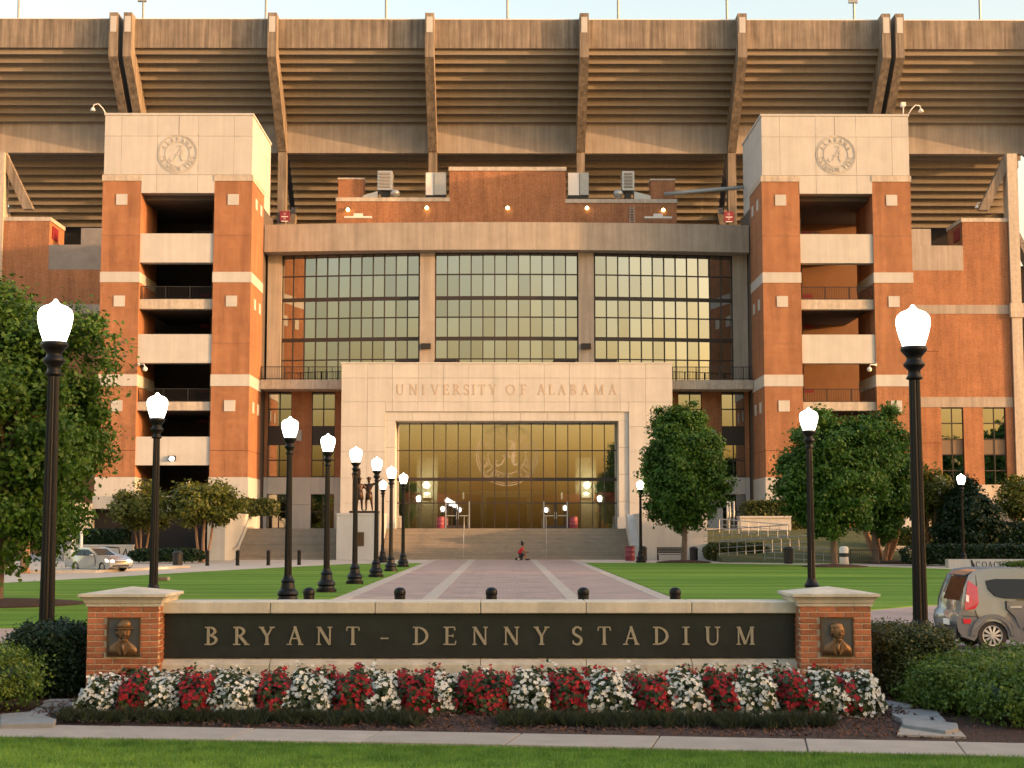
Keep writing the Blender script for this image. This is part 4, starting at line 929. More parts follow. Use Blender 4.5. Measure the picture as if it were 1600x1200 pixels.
def hand(J, E, w_, dirv, side, name):
    d = Vector(dirv).normalized(); p = Vector(J[w_][:3]); up = Vector((0, 0, 1)); lat = d.cross(up)
    if lat.length < .1: lat = Vector((1, 0, 0))
    lat.normalize()
    c = p+d*.07; J[name+'palm'] = (*c, .032); E.append((w_, name+'palm'))
    for i, (off, ln) in enumerate(((-.03, .07), (-.01, .085), (.01, .08), (.03, .06))):
        a = c+lat*off+d*.035; b_ = a+d*ln*.6-up*.02; J['%sf%da' % (name, i)] = (*a, .011); J['%sf%db' % (name, i)] = (*b_, .009)
        E += [(name+'palm', '%sf%da' % (name, i)), ('%sf%da' % (name, i), '%sf%db' % (name, i))]
    a = c+lat*side*.05+d*.005; J[name+'t'] = (*a, .011); E.append((name+'palm', name+'t'))
BODY = [('pelvis', 'waist'), ('waist', 'chest'), ('chest', 'neck'), ('neck', 'chin'), ('chin', 'brow'), ('brow', 'crown'), ('chest', 'shl'), ('shl', 'ell'), ('ell', 'wrl'), ('chest', 'shr'), ('shr', 'elr'), ('elr', 'wrr'),
        ('pelvis', 'hipl'), ('hipl', 'knl'), ('knl', 'anl'), ('anl', 'toel'), ('pelvis', 'hipr'), ('hipr', 'knr'), ('knr', 'anr'), ('anr', 'toer')]
def standing(armL, armR, lean=0.0):
    J = {'pelvis': (0, 0, .95, .14), 'waist': (0, 0, 1.1, .135), 'chest': (0, lean, 1.32, .165), 'neck': (0, lean, 1.50, .06), 'chin': (0, lean-.03, 1.60, .075), 'brow': (0, lean-.02, 1.70, .095), 'crown': (0, lean, 1.77, .07),
         'shl': (-.20, lean, 1.42, .075), 'shr': (.20, lean, 1.42, .075), 'hipl': (-.10, 0, .88, .105), 'hipr': (.10, 0, .88, .105),
         'knl': (-.13, -.06, .48, .07), 'knr': (.14, .03, .48, .07), 'anl': (-.14, -.02, .08, .045), 'anr': (.17, .10, .08, .045), 'toel': (-.16, -.18, .035, .035), 'toer': (.22, -.06, .035, .035)}
    J['ell'] = (*armL[0], .052); J['wrl'] = (*armL[1], .035); J['elr'] = (*armR[0], .052); J['wrr'] = (*armR[1], .035)
    E = list(BODY)
    for w_, e_, sd, nm in (('wrl', 'ell', 1, 'L'), ('wrr', 'elr', -1, 'R')): hand(J, E, w_, Vector(J[w_][:3])-Vector(J[e_][:3]), sd, nm)
    return J, E
stt = thing('bronze_statue', 'bronze statue group of standing figures with raised arms on pale pedestal', 'statue', (XX(571, 117), 117, 3.5))
q = org(stt)
box('statue_base', 'bronze_statue', stt, XX(546, 116.5), XX(590, 116.5), 116.2, 118.4, 3.5, 3.68)
def fig(px, y, rz, s, aL, aR, extra):
    J, E = standing(aL, aR); mt = Matrix.Translation((XX(px, y), y, 3.68)) @ Matrix.Rotation(rz, 4, 'Z') @ Matrix.Scale(s, 4)
    f = skin('figure', J, E, 'bronze_statue', stt, 2, 'pelvis', mt)
    b = MB()
    if extra == 'coat':
        b.lathe([(.17, 1.15), (.20, .95), (.25, .62), (.23, .60)], (0, 0, 0), 14)
    else:
        b.lathe([(.165, 1.02), (.19, .85), (.21, .62), (.19, .6)], (0, 0, 0), 14)
    b.ell((0, -.01, 1.74), (.115, .125, .10), 12, 8)
    if extra == 'coat': b.lathe([(.17, 1.74), (.15, 1.76), (.11, 1.76)], (0, 0, 0), 14)
    g = b.mesh('clothing', 'bronze_statue', smooth=True); g.transform(Matrix.Translation(-q) @ mt); link('clothing', g, stt)
fig(561, 117.0, .3, 1.40, ((-.34, -.1, 1.62), (-.42, -.18, 1.92)), ((.36, .02, 1.2), (.36, -.2, 1.05)), 'coat')
fig(576, 117.4, -.25, 1.42, ((-.38, 0, 1.22), (-.40, -.24, 1.10)), ((.40, .0, 1.50), (.66, -.06, 1.66)), 'shorts')
MB().tube([(XX(551, 117), 117.0, 3.7), (XX(551, 117), 117.0, 7.0)], .05).build('flag_staff', 'bronze_statue', stt)
b = MB()
for i in range(7):
    z0 = 7.0-i*.17; b.add([(XX(551, 117), 117, z0), (XX(551, 117)+.55+.05*math.sin(i), 117.15*1+.06*math.sin(i*2), z0-.12), (XX(551, 117)+.5, 117.05, z0-.3), (XX(551, 117), 116.97, z0-.17)], [(0, 1, 2, 3)])
o = b.build('flag', 'bronze_statue', stt); sm = o.modifiers.new('solid', 'SOLIDIFY'); sm.thickness = .06

# crouching person in red on the walkway
ps_ = G(816, 878); pt = thing('person', 'person in red shirt and dark shorts sitting hunched on walkway before steps', 'person', (ps_.x, 114.0, 0.02))
q = org(pt)
J = {'pelvis': (-.14, .0, .34, .16), 'waist': (-.13, 0, .50, .14), 'chest': (-.03, 0, .74, .16), 'neck': (.06, 0, .92, .055), 'chin': (.10, -.01, 1.0, .072), 'brow': (.10, 0, 1.09, .095), 'crown': (.08, 0, 1.16, .075),
     'shl': (-.02, -.18, .84, .07), 'shr': (.02, .18, .84, .07), 'ell': (.16, -.25, .62, .062), 'wrl': (.36, -.12, .57, .046), 'elr': (.20, .24, .62, .062), 'wrr': (.37, .08, .55, .046),
     'hipl': (-.10, -.10, .32, .11), 'hipr': (-.10, .10, .32, .11), 'knl': (.28, -.16, .50, .085), 'knr': (.30, .15, .48, .085), 'anl': (.26, -.18, .09, .055), 'anr': (.32, .17, .09, .055), 'toel': (.44, -.21, .045, .04), 'toer': (.52, .2, .045, .04)}
E_ = list(BODY); hand(J, E_, 'wrl', (1, .3, -.2), 1, 'L'); hand(J, E_, 'wrr', (1, -.3, -.2), -1, 'R')
mt = Matrix.Translation(q) @ Matrix.Scale(1.06, 4)
skin('body', J, E_, 'skin', pt, 2, 'pelvis', mt)
SJ = {k: (J[k][0], J[k][1], J[k][2], J[k][3]*1.36) for k in ('pelvis', 'waist', 'chest', 'shl', 'shr', 'neck')}; SJ['pelvis'] = (-.15, 0, .42, .20); SJ['neck'] = (.045, 0, .89, .085)
SJ['ml'] = (.12, -.23, .70, .095); SJ['mr'] = (.17, .22, .70, .095)
skin('shirt', SJ, [('pelvis', 'waist'), ('waist', 'chest'), ('chest', 'neck'), ('chest', 'shl'), ('shl', 'ml'), ('chest', 'shr'), ('shr', 'mr')], 'shirt_red', pt, 2, 'pelvis', mt)
KJ = {'pelvis': (-.15, 0, .30, .185), 'hl': (-.06, -.11, .32, .125), 'hr': (-.06, .11, .32, .125), 'kl': (.17, -.15, .44, .115), 'kr': (.19, .14, .43, .115)}
skin('shorts', KJ, [('pelvis', 'hl'), ('hl', 'kl'), ('pelvis', 'hr'), ('hr', 'kr')], 'short_dark', pt, 2, 'pelvis', mt)
b = MB(); b.ell((.07, 0, 1.13), (.115, .115, .105), 12, 8); b.ell((.0, 0, 1.27), (.05, .05, .11), 10, 6); b.ell((.10, .03, 1.26), (.03, .03, .09), 8, 5)
g = b.mesh('hair', 'hair', smooth=True); g.transform(Matrix.Translation(-q) @ mt); link('hair', g, pt)
for yy in (-.2, .19):
    b = MB(); b.ell((.40 if yy < 0 else .46, yy, .05), (.15, .055, .055), 10, 6); g = b.mesh('shoe', 'short_dark', smooth=True); g.transform(Matrix.Translation(-q) @ mt); link('shoe', g, pt)
t = thing('bag', 'dark low bag the person in red sits on', 'bag', (q.x-.2, q.y, .02)); 
b = MB(); b.box(q.x-.46, q.x+.1, q.y-.2, q.y+.2, .03, .2); b.build('bag_body', 'short_dark', t, bevel=.05); box('bag_stripe', 'white_paint', t, q.x-.3, q.x-.1, q.y-.21, q.y-.2, .08, .14)

# ================================================================== STREET LAMPS
def lamp_proto():
    t = thing('street_lamp', '', 'lamp', (0, 0, 0), 'lit acorn street lamps')
    H = 5.64
    MB().lathe([(.36, 0), (.36, .12), (.30, .14), (.28, .22), (.33, .28), (.30, .36), (.22, .44), (.19, .62), (.22, .66), (.16, .74), (.125, .84)], (0, 0, 0), 20).build('lamp_base', 'lamp_black', t)
    MB().lathe([(.115, .80), (.11, 1.2), (.10, 2.6), (.085, 4.52)], (0, 0, 0), 28, .12, (.79, 4.6)).build('pole', 'lamp_black', t)
    MB().lathe([(.10, 4.48), (.13, 4.50), (.10, 4.55), (.09, 4.62), (.15, 4.68), (.17, 4.72), (.12, 4.77), (.11, 4.82), (.16, 4.88), (.20, 4.93), (.20, 4.98), (.17, 5.0)], (0, 0, 0), 20).build('collar', 'lamp_black', t, True)
    gl = MB().lathe([(.160, 4.99), (.185, 5.06), (.212, 5.14), (.236, 5.23), (.252, 5.31), (.258, 5.38), (.252, 5.435), (.232, 5.48), (.195, 5.515), (.145, 5.54), (.095, 5.558), (.062, 5.58), (.04, 5.605), (.018, 5.64)], (0, 0, 0), 24).build('globe', 'lamp_glow', t, True)
    return t
def copy_thing(o, loc, label, rz=None, sc_=1):
    r = o.copy(); C.objects.link(r); r.location = loc; r['label'] = label; r.scale = (sc_,)*3
    if rz is not None: r.rotation_euler.z = rz
    def rec(a, pa):
        for ch in list(a.children):
            c = ch.copy(); C.objects.link(c); c.parent = pa; rec(ch, c)
    rec(o, r); return r
lp = lamp_proto(); first = True
LAMPS = [(XX(72, 22.9, 1000), 22.9, 'tall near street lamp at far left before the big maple'),
         (XX(1439, 23.4, 1000), 23.4, 'tall near street lamp beside the grey parked car'),
         (XX(239, 38.6, 950), 38.6, 'street lamp rising behind the left sign pillar'),
         (XX(1269, 43.2, 950), 43.2, 'street lamp rising behind the right sign pillar'),
         (XX(451, 46.7), 46.7, 'left-row street lamp nearest the sign, first of the receding row'),
         (XX(511, 55.0), 55.0, 'second lamp of the receding row left of the walkway'),
         (XX(555, 63.5), 63.5, 'third lamp of the receding row, in front of the statue pedestal plaque'),
         (XX(588, 72.5), 72.5, 'fourth lamp of the receding row, just right of the statue'),
         (XX(611, 83.0), 83.0, 'fifth lamp of the receding row left of the walkway'),
         (XX(630, 92.8), 92.8, 'last lamp of the receding row, closest to walkway edge'),
         (XX(598, 106.0), 106.0, 'small distant lamp half hidden behind the receding row'),
         (XX(1001, 106.0), 106.0, 'small lamp at left edge of the round tree near stone block'),
         (XX(1504, 94.0), 94.0, 'lamp in front of the dark conical shrub')]
for i, (x, y, lb) in enumerate(LAMPS):
    s = {0: 1.0, 1: 1.0}.get(i, 1.0)
    if i == 0: lp.location = (x, y, .02); lp['label'] = lb
    else: copy_thing(lp, (x, y, .02), lb, sc_=1.0)
# ================================================================== BOLLARDS
bp_ = thing('bollard', '', 'bollard', (0, 0, 0), 'black bollards')
MB().lathe([(.135, 0), (.135, .06), (.118, .08), (.118, .80)], (0, 0, 0), 16).build('bollard_post', 'lamp_black', bp_)
MB().lathe([(.122, .80), (.128, .82), (.128, .88), (.115, .92), (.07, .955), (.02, .965)], (0, 0, 0), 16).build('bollard_cap', 'lamp_black', bp_, True)
BO = [(XX(484, 33.6), 33.6, 'near black bollard leftmost above the sign'), (XX(625.5, 33.6), 33.6, 'near black bollard second from left above the sign'), (XX(768, 33.6), 33.6, 'near black bollard in middle above the sign'),
      (XX(911, 33.6), 33.6, 'near black bollard fourth from left above the sign'), (XX(1054, 33.6), 33.6, 'near black bollard rightmost above the sign'),
      (XX(325, 97), 97, 'far bollard by the dark passage, leftmost of its row'), (XX(372, 97.5), 97.5, 'far bollard before the long stone wall'), (XX(420, 98), 98, 'far bollard at left foot of narrow steps'), (XX(468, 99), 99, 'far bollard at middle of narrow steps')]
for i, (x, y, lb) in enumerate(BO):
    if i == 0: bp_.location = (x, y, .01); bp_['label'] = lb
    else: copy_thing(bp_, (x, y, .01), lb)
# ================================================================== STADIUM SIGN
SY = 20.0
sg = thing('stadium_sign', 'long black sign wall with raised metal lettering between two brick pillars', 'sign', (-.3, SY, 0))
xl, xr = -4.41, 3.80
box('wall_core', 'mortar', sg, xl, xr, SY+.15, SY+.55, 0, 1.12)
box('sign_face', 'sign_panel', sg, xl+.005, xr-.005, SY+.09, SY+.149, .565, 1.135)
cuts = [xl, XX(424, SY), XX(587, SY), XX(751, SY), XX(915, SY), XX(1079, SY), xr]
for i in range(6):
    a, b_ = cuts[i]+.004, cuts[i+1]-.004
    MB().box(a, b_, SY-.02, SY+.70, 1.137, 1.285).build('coping_stone', 'sign_stone', sg, bevel=.012)
    MB().prism([(SY-.02, 0), (SY+.7, 0), (SY+.7, .56), (SY+.14, .56), (SY-.02, .49)], a, b_, 'x').build('plinth_stone', 'sign_stone', sg, bevel=.008)
pxs = [331.5, 375, 417, 459.5, 505, 551.5, 601, 658, 703, 750, 799, 846, 901.5, 946, 986, 1032, 1073, 1113, 1164.5]
pxs = [331, 377, 417, 461, 507, 551.5, 601, 658, 703, 750, 799, 846, 902, 944, 986, 1033, 1071.5, 1113, 1164.5]
text_centers('BRYANT-DENNYSTADIUM', [XX(p, SY+.09, 995) for p in pxs], 'letter_metal', sg, ZZ(1007.5, SY+.09), SY+.09, .232, .022, 1.1)
# ground-grip stubs: brick pillars, every brick its own piece
def mk_brick(wd, nm):
    b = bmesh.new(); bmesh.ops.create_cube(b, size=1); bmesh.ops.scale(b, vec=(wd, .1, .058), verts=b.verts)
    bmesh.ops.bevel(b, geom=b.edges[:], offset=.004, segments=1, affect='EDGES'); me = bpy.data.meshes.new(nm); b.to_mesh(me); b.free(); me.materials.append(M['sign_brick']); return me
BF, BH = mk_brick(.214, 'brick'), mk_brick(.102, 'brick')
def pillar(xa, xb, label):
    t = thing('brick_pillar', label, 'pillar', ((xa+xb)/2, SY, 0), 'brick pillars of the sign')
    y0, y1 = SY-.20, SY+.72; W = xb-xa; rows = 17; ch = .0727
    box('pillar_core', 'mortar', t, xa+.008, xb-.008, y0+.008, y1-.008, 0, 1.235)
    pitch = W/4
    plaque = ((xa+xb)/2-.22+.02, (xa+xb)/2+.22+.02, .60, 1.10)
    for r in range(rows):
        z = ch*r+ch/2
        xs = [(k+.5)*pitch for k in range(4)] if r % 2 == 0 else [pitch*.25] + [(k+1)*pitch for k in range(3)] + [W-pitch*.25]
        for k, u in enumerate(xs):
            me = BH if (r % 2 and k in (0, 4)) else BF
            hw = .051 if me is BH else .107
            X_ = xa+u
            if plaque[0] < X_-hw*.6 and X_+hw*.6 < plaque[1] and plaque[2] < z < plaque[3]: continue
            o = link('brick', me, t, (X_, y0+.05-.006+rnd.uniform(-.002, .002), z)); o.rotation_euler = (rnd.uniform(-.006, .006), rnd.uniform(-.004, .004), 0)
        for sx in (xa, xb):   # returns
            for k in range(4):
                yy = y0+.10+(k+.5)*(y1-y0-.2)/4
                o = link('brick', BF, t, (sx+(.044 if sx == xa else -.044), yy, z)); o.rotation_euler.z = math.pi/2; o.scale = (.86, 1, 1)
    m = (xa+xb)/2; h = W/2
    def ring(e, z): return [(m-h-e, y0-e, z), (m+h+e, y0-e, z), (m+h+e, y1+e, z), (m-h-e, y1+e, z)]
    cp = MB(); pr = [(.0, 1.236), (.015, 1.236), (.015, 1.268), (.028, 1.275), (.042, 1.315), (.072, 1.352), (.098, 1.36), (.098, 1.395)]
    for e, z in pr: cp.v += ring(e, z)
    cp.v.append((m, (y0+y1)/2, 1.475)); n = len(pr)
    for j in range(n-1):
        for k in range(4): cp.f.append((j*4+k, j*4+(k+1) % 4, j*4+4+(k+1) % 4, j*4+4+k))
    for k in range(4): cp.f.append(((n-1)*4+k, (n-1)*4+(k+1) % 4, n*4))
    cp.f.append((3, 2, 1, 0)); cp.build('pillar_cap', 'sign_stone', t)
    return t, m, y0
def plaque(parent, m, y, hat):
    c = m+.015; z0, z1 = .605, 1.095
    p = box('plaque', 'bronze_frame', parent, c-.21, c+.21, y-.022, y+.03, z0, z1)
    fr = MB(); f = .018
    for q in ((c-.21, c+.21, z0, z0+f), (c-.21, c+.21, z1-f, z1)): fr.box(q[0], q[1], y-.036, y-.023, q[2], q[3])
    for q in ((c-.21, c-.21+f), (c+.21-f, c+.21)): fr.box(q[0], q[1], y-.035, y-.023, z0+f, z1-f)
    fr.build('plaque_frame', 'bronze_frame', p)
    box('plaque_ground', 'plaque_ground', p, c-.19, c+.19, y-.026, y-.0225, z0+.02, z1-.02)
    b = MB(); zc = z0+.285; yy = y-.026
    # shoulders and lapels
    sh = [(-.19, .02), (-.187, .10), (-.165, .14), (-.10, .18), (-.06, .215), (.06, .215), (.105, .17), (.16, .13), (.185, .09), (.19, .02)]
    n = len(sh)
    vs = [(c+x*.98, yy, z0+z) for x, z in sh] + [(c+x*.88, yy-.024, z0+.02+(z-.02)*.88) for x, z in sh]
    b.add(vs, [(i, (i+1) % n, n+(i+1) % n, n+i) for i in range(n)] + [tuple(range(n, 2*n))])
    zc = z0+.30
    b.ell((c, yy-.004, z0+.205), (.066, .030, .075), 12, 8)                         # neck
    b.ell((c+.008, yy-.006, zc+.005), (.086, .048, .118), 20, 16, lambda d: 1-.13*max(0, -d.z)*abs(d.x)+.03*max(0, -d.z)*max(0, -d.y))   # head
    b.ell((c+.030, yy-.054, zc-.008), (.014, .02, .034), 8, 6)                      # nose
    b.ell((c+.028, yy-.047, zc-.056), (.032, .010, .006), 8, 6); b.ell((c+.028, yy-.046, zc-.066), (.027, .010, .006), 8, 6)   # mouth
    b.ell((c+.022, yy-.038, zc-.092), (.034, .018, .020), 8, 6)                     # chin
    for sx in (-.02, .062):
        b.ell((c+sx, yy-.043, zc+.030), (.024, .013, .008), 8, 6); b.ell((c+sx, yy-.044, zc+.010), (.013, .009, .006), 8, 6)
    b.ell((c-.020, yy-.040, zc-.03), (.022, .010, .018), 8, 6); b.ell((c+.068, yy-.034, zc-.03), (.016, .010, .018), 8, 6)     # cheeks
    b.ell((c-.080, yy-.012, zc-.005), (.014, .02, .032), 8, 6)                      # ear
    for sx in (-.05, .055):
        b.add([(c+sx*.25, yy-.034, z0+.022), (c+sx*.95, yy-.038, z0+.195), (c+sx*2.0, yy-.030, z0+.13), (c+sx*.75, yy-.030, z0+.03)], [(0, 1, 2, 3) if sx < 0 else (3, 2, 1, 0)])
    b.prism([(c-.016, z0+.165), (c+.016, z0+.165), (c+.024, z0+.03), (c, z0+.022), (c-.014, z0+.03)], yy-.036, yy-.02, 'y')   # tie
    if hat:
        b.add([(c-.088, yy, zc+.058), (c+.10, yy, zc+.070), (c+.088, yy, zc+.135), (c+.05, yy, zc+.168), (c-.01, yy, zc+.172), (c-.055, yy, zc+.150), (c-.078, yy, zc+.11),
               (c-.080, yy-.056, zc+.060), (c+.090, yy-.056, zc+.072), (c+.072, yy-.04, zc+.130), (c+.042, yy-.032, zc+.158), (c-.008, yy-.032, zc+.161), (c-.046, yy-.036, zc+.142), (c-.066, yy-.044, zc+.106)],
              [(i, (i+1) % 7, 7+(i+1) % 7, 7+i) for i in range(7)] + [(7, 8, 9, 10, 11, 12, 13)])
        b.ell((c+.012, yy-.026, zc+.056), (.128, .058, .013), 20, 8)
    else:
        b.ell((c-.010, yy-.004, zc+.072), (.090, .045, .062), 18, 10)
        b.ell((c-.070, yy-.006, zc+.03), (.022, .032, .062), 10, 8)
    b.build('portrait_relief', 'bronze', p, True)
t, m_, y_ = pillar(-5.31, -4.39, 'left brick pillar with plaque of a man in a hat'); plaque(t, m_, y_, True)
t, m_, y_ = pillar(3.78, 4.70, 'right brick pillar with plaque of a bareheaded man'); plaque(t, m_, y_, False)
# ================================================================== FLOWER BED
ORD = ['first', 'second', 'third', 'fourth', 'fifth', 'sixth', 'seventh', 'eighth', 'ninth', 'tenth', 'eleventh', 'twelfth', 'thirteenth', 'fourteenth']
def flower_clump(px0, px1, y, col, rz, ry, zt, label, group, nb, skew, seed):
    rs = np.random.RandomState(seed)
    x0, x1 = XX(px0, y, 1080), XX(px1, y, 1080); c = np.array([(x0+x1)/2, y, .05]); R_ = np.array([(x1-x0)/2+.055, ry, zt-.05])
    t = thing('flower_clump', label, 'flowers', tuple(c), group); o_ = np.array(org(t))
    def pts(n, lo):
        d = rs.normal(size=(n, 3)); d[:, 2] = np.abs(d[:, 2])-.15; d[:, 1] = np.where(rs.rand(n) < .75, -np.abs(d[:, 1]), d[:, 1]); d /= np.linalg.norm(d, axis=1, keepdims=True)
        e = np.sign(d)*np.abs(d)**.72; e /= np.maximum(np.linalg.norm(e, axis=1, keepdims=True), 1e-6)**.55
        k = rs.uniform(lo, 1.0, n)[:, None]*(1+.14*np.sin(7*d[:, :1]+seed)*np.cos(6*d[:, 2:]+seed*2)+rs.normal(0, .05, (n, 1)))
        p = e*R_*k; p[:, 0] += skew*p[:, 1]; return p, d
    p, d = pts(nb*8, .55); N = d+rs.normal(0, .55, d.shape)+np.array([0, -.1, .35])
    link('foliage', np_mesh('foliage', leaf_quads(p, N, .034, rs, .7)+c-o_, 4, 'leaf_begonia'), t)
    p, d = pts(nb, .90); p *= 1.03; N = d+rs.normal(0, .35, d.shape)+np.array([0, -.35, .15]); N /= np.linalg.norm(N, axis=1, keepdims=True)
    # blossoms: five cupped petals each
    tt = rs.normal(size=p.shape); tt -= (tt*N).sum(1, keepdims=True)*N; tt /= np.linalg.norm(tt, axis=1, keepdims=True); bb = np.cross(N, tt)
    s = (rs.uniform(.017, .029, len(p)))[:, None]; Q = []
    for k in range(5):
        a = 2*math.pi*k/5; u = tt*math.cos(a)+bb*math.sin(a); v = -tt*math.sin(a)+bb*math.cos(a)
        cup = N*s*rs.uniform(.1, .5, (len(p), 1))
        Q.append(np.stack([p, p+u*s*.75-v*s*.48+cup*.6, p+u*s*1.15+cup, p+u*s*.75+v*s*.48+cup*.6], 1))
    Q = np.concatenate(Q, 0)
    link('blossoms', np_mesh('blossoms', Q+c-o_, 4, 'petal_white' if col == 'w' else 'petal_red'), t)
front = [('w', 137, 205), ('r', 192, 240), ('w', 236, 300), ('r', 284, 345), ('w', 333, 412), ('r', 404, 452), ('w', 448, 530), ('r', 522, 578), ('w', 574, 628), ('r', 622, 682), ('w', 676, 716), ('r', 706, 802), ('w', 792, 858),
         ('r', 850, 908), ('w', 902, 986), ('r', 980, 1034), ('w', 1030, 1102), ('r', 1092, 1142), ('w', 1134, 1208), ('r', 1200, 1248), ('w', 1240, 1308), ('r', 1290, 1324), ('w', 1312, 1364)]
cnt = {'w': 0, 'r': 0}
for i, (c_, a, b_) in enumerate(front):
    nm = {'w': 'white', 'r': 'red'}[c_]
    flower_clump(a, b_, 18.56+rnd.uniform(-.05, .05), c_, 0, .70+rnd.uniform(-.04, .05), .525+rnd.uniform(-.03, .04), '%s %s flower clump from left in front row before the sign' % (ORD[cnt[c_]], nm), 'front row of flower clumps', int(165+(b_-a)*3.9), (-.12 if c_ == 'r' else .0)+rnd.uniform(-.06, .06), 100+i)
    cnt[c_] += 1
back = [('r', 190, 225), ('r', 270, 318), ('w', 214, 262), ('w', 318, 400), ('r', 415, 450), ('w', 455, 512), ('r', 486, 535), ('w', 540, 620), ('r', 640, 700), ('w', 700, 785), ('r', 800, 850), ('w', 842, 905), ('r', 905, 965), ('w', 960, 1020), ('r', 1030, 1090), ('w', 1090, 1150), ('r', 1140, 1200), ('w', 1190, 1250), ('r', 1255, 1320)]
cnt = {'w': 0, 'r': 0}
for i, (c_, a, b_) in enumerate(sorted(back, key=lambda q: q[1])):
    nm = {'w': 'white', 'r': 'red'}[c_]
    flower_clump(a, b_, 19.34, c_, 0, .30, .53+rnd.uniform(-.03, .03), '%s %s flower clump from left in back row against the sign' % (ORD[cnt[c_]], nm), 'back row of flower clumps', int(60+(b_-a)*1.2), rnd.uniform(-.2, .2), 300+i)
    cnt[c_] += 1

# ================================================================== GRASS BLADES (uncountable)
def blades(name, label, P, h, wd, m, seed, lean=.45):
    rs = np.random.RandomState(seed); n = len(P); a = rs.uniform(0, 2*math.pi, n); hh = h*rs.uniform(.5, 1.25, n)
    t = np.stack([np.cos(a), np.sin(a), np.zeros(n)], 1)*wd; L = np.stack([rs.normal(0, lean, n), rs.normal(0, lean, n), np.ones(n)], 1)*hh[:, None]
    V = np.stack([P-t, P+t, P+L], 1); o = link(name, np_mesh(name, V, 3, m)); tag(o, label, 'grass', kind='stuff'); return o
rs = np.random.RandomState(11)
def verge_y(x): # far edge of the verge
    a, b_ = G(0, 1158.5), G(1600, 1190); return a.y+(b_.y-a.y)*(x-a.x)/(b_.x-a.x)
n = 90000; x = rs.uniform(-6.2, 6.2, n); y = verge_y(x)-rs.uniform(0, 1, n)**1.3*2.6+.015
blades('grass_blades', 'short green grass blades of the verge along the sidewalk', np.stack([x, y, np.full(n, .028)], 1), .045, .0035, 'blade', 1)
# mondo grass border in tufts at the front of the bed
P = []
for (pa, pb) in ((95, 260), (255, 340), (340, 460), (460, 660), (780, 900), (900, 1080), (1080, 1240), (1230, 1300)):
    for k in range(int((pb-pa)*1.1)):
        px = rnd.uniform(pa, pb); y = 17.55-.00042*(px-600)+rnd.gauss(0, .16)*(1 if pb-pa > 100 else .8); P.append((XX(px, y, 1130), y, .07))
P = np.array(P); P = np.repeat(P, 26, 0)+np.random.RandomState(4).normal(0, .03, (len(P)*26, 3))*np.array([1, 1, 0])
blades('border_grass', 'dark tufted border grass in front of the flower clumps', P, .125, .004, 'blade_dark', 2, .7)
# ================================================================== TREES AND SHRUBS
def tree(name, label, loc, H, cz, R_, seed, ncl, npl, size, m='leaf_maple', bark='bark', trunk_r=.22, stems=1, spread=.55, group='trees on the lawns', flowers=0, cone=False, rag=1.0):
    rs = np.random.RandomState(seed); rr = random.Random(seed)
    t = thing(name, label, 'tree', loc, group)
    L = Vector(loc)
    tk = MB(); tips = []
    for s in range(stems):
        a0 = 6.28*s/max(1, stems)+rr.uniform(0, 1); off = Vector((math.cos(a0), math.sin(a0), 0))*(0 if stems == 1 else trunk_r*1.6)
        base = L+off; k1 = L+off*(1 if stems == 1 else 2.6)+Vector((rr.uniform(-.1, .1), rr.uniform(-.1, .1), cz-R_[2]*.75)); top = L+Vector((rr.uniform(-.2, .2), rr.uniform(-.2, .2), cz+R_[2]*.45))+off*3
        r = trunk_r if stems == 1 else trunk_r*.55
        tk.tube([base-Vector((0, 0, .1)), base+Vector((0, 0, .25)), (base+k1)/2+Vector((rr.uniform(-.06, .06), 0, 0)), k1, (k1+top)/2, top], [r*1.5, r*1.1, r, r*.9, r*.6, r*.15], 9)
        for b_ in range(9 if stems == 1 else 4):
            f = rr.uniform(.0, .75); st_ = k1+(top-k1)*f; a = rr.uniform(0, 6.28); el = rr.uniform(.1, .9)
            e = L+Vector((math.cos(a)*R_[0]*.8*math.cos(el), math.sin(a)*R_[1]*.8*math.cos(el), cz+R_[2]*(.85*math.sin(el)-.25)))
            mid = (st_+e)/2+Vector((0, 0, .3)); tk.tube([st_, mid, e], [r*.45*(1-f*.5), r*.28, r*.08], 6)
    tk.build('trunk', bark, t, True)
    ph = rs.uniform(0, 6.28, 6)
    d = rs.normal(size=(ncl, 3)); d /= np.linalg.norm(d, axis=1, keepdims=True)
    k = rs.uniform(0.25, 1, ncl)**.42
    bump = 1+.13*np.sin(3*d[:, 0]*2+ph[0])*np.cos(3*d[:, 2]+ph[1])+.12*np.sin(5*d[:, 1]+4*d[:, 2]+ph[2])+.09*np.sin(9*d[:, 0]+7*d[:, 2]+ph[3])
    bump = 1+(bump-1)*rag
    c = d*np.array(R_)*(k*bump)[:, None]
    if cone:
        f = np.clip((c[:, 2]+R_[2])/(2*R_[2]), 0, 1); c[:, :2] *= (1+.25*cone-.95*cone*f**1.6)[:, None]
    sz = rs.uniform(.6, 1.3, ncl)
    P = np.repeat(c, npl, 0)+rs.normal(size=(ncl*npl, 3))*spread*np.repeat(sz, npl)[:, None]*np.array([1, 1, .7])*.5
    out = P/np.array(R_); out /= (np.linalg.norm(out, axis=1, keepdims=True)+1e-6)
    N = out*.7+rs.normal(size=P.shape)*.6+np.array([0, 0, .45])
    V = leaf_quads(P+np.array([0, 0, cz]), N, size, rs)
    link('crown', np_mesh('crown', V, 4, m), t)
    if flowers:
        i = rs.choice(len(P), flowers*14); i = np.repeat(rs.choice(len(P), flowers), 14); Q = P[i]*np.array([1.03, 1.03, 1.05])+rs.normal(0, .09, (len(i), 3)); Q = Q[Q[:, 2] > -R_[2]*.4]
        link('blossoms', np_mesh('blossoms', leaf_quads(Q+np.array([0, 0, cz]), rs.normal(size=Q.shape)+np.array([0, -.6, .5]), .05, rs, .9), 4, 'petal_cream'), t)
    return t
def TR(px, py, Y): p = at(px, py, Y); return (p.x, p.y, 0.0)
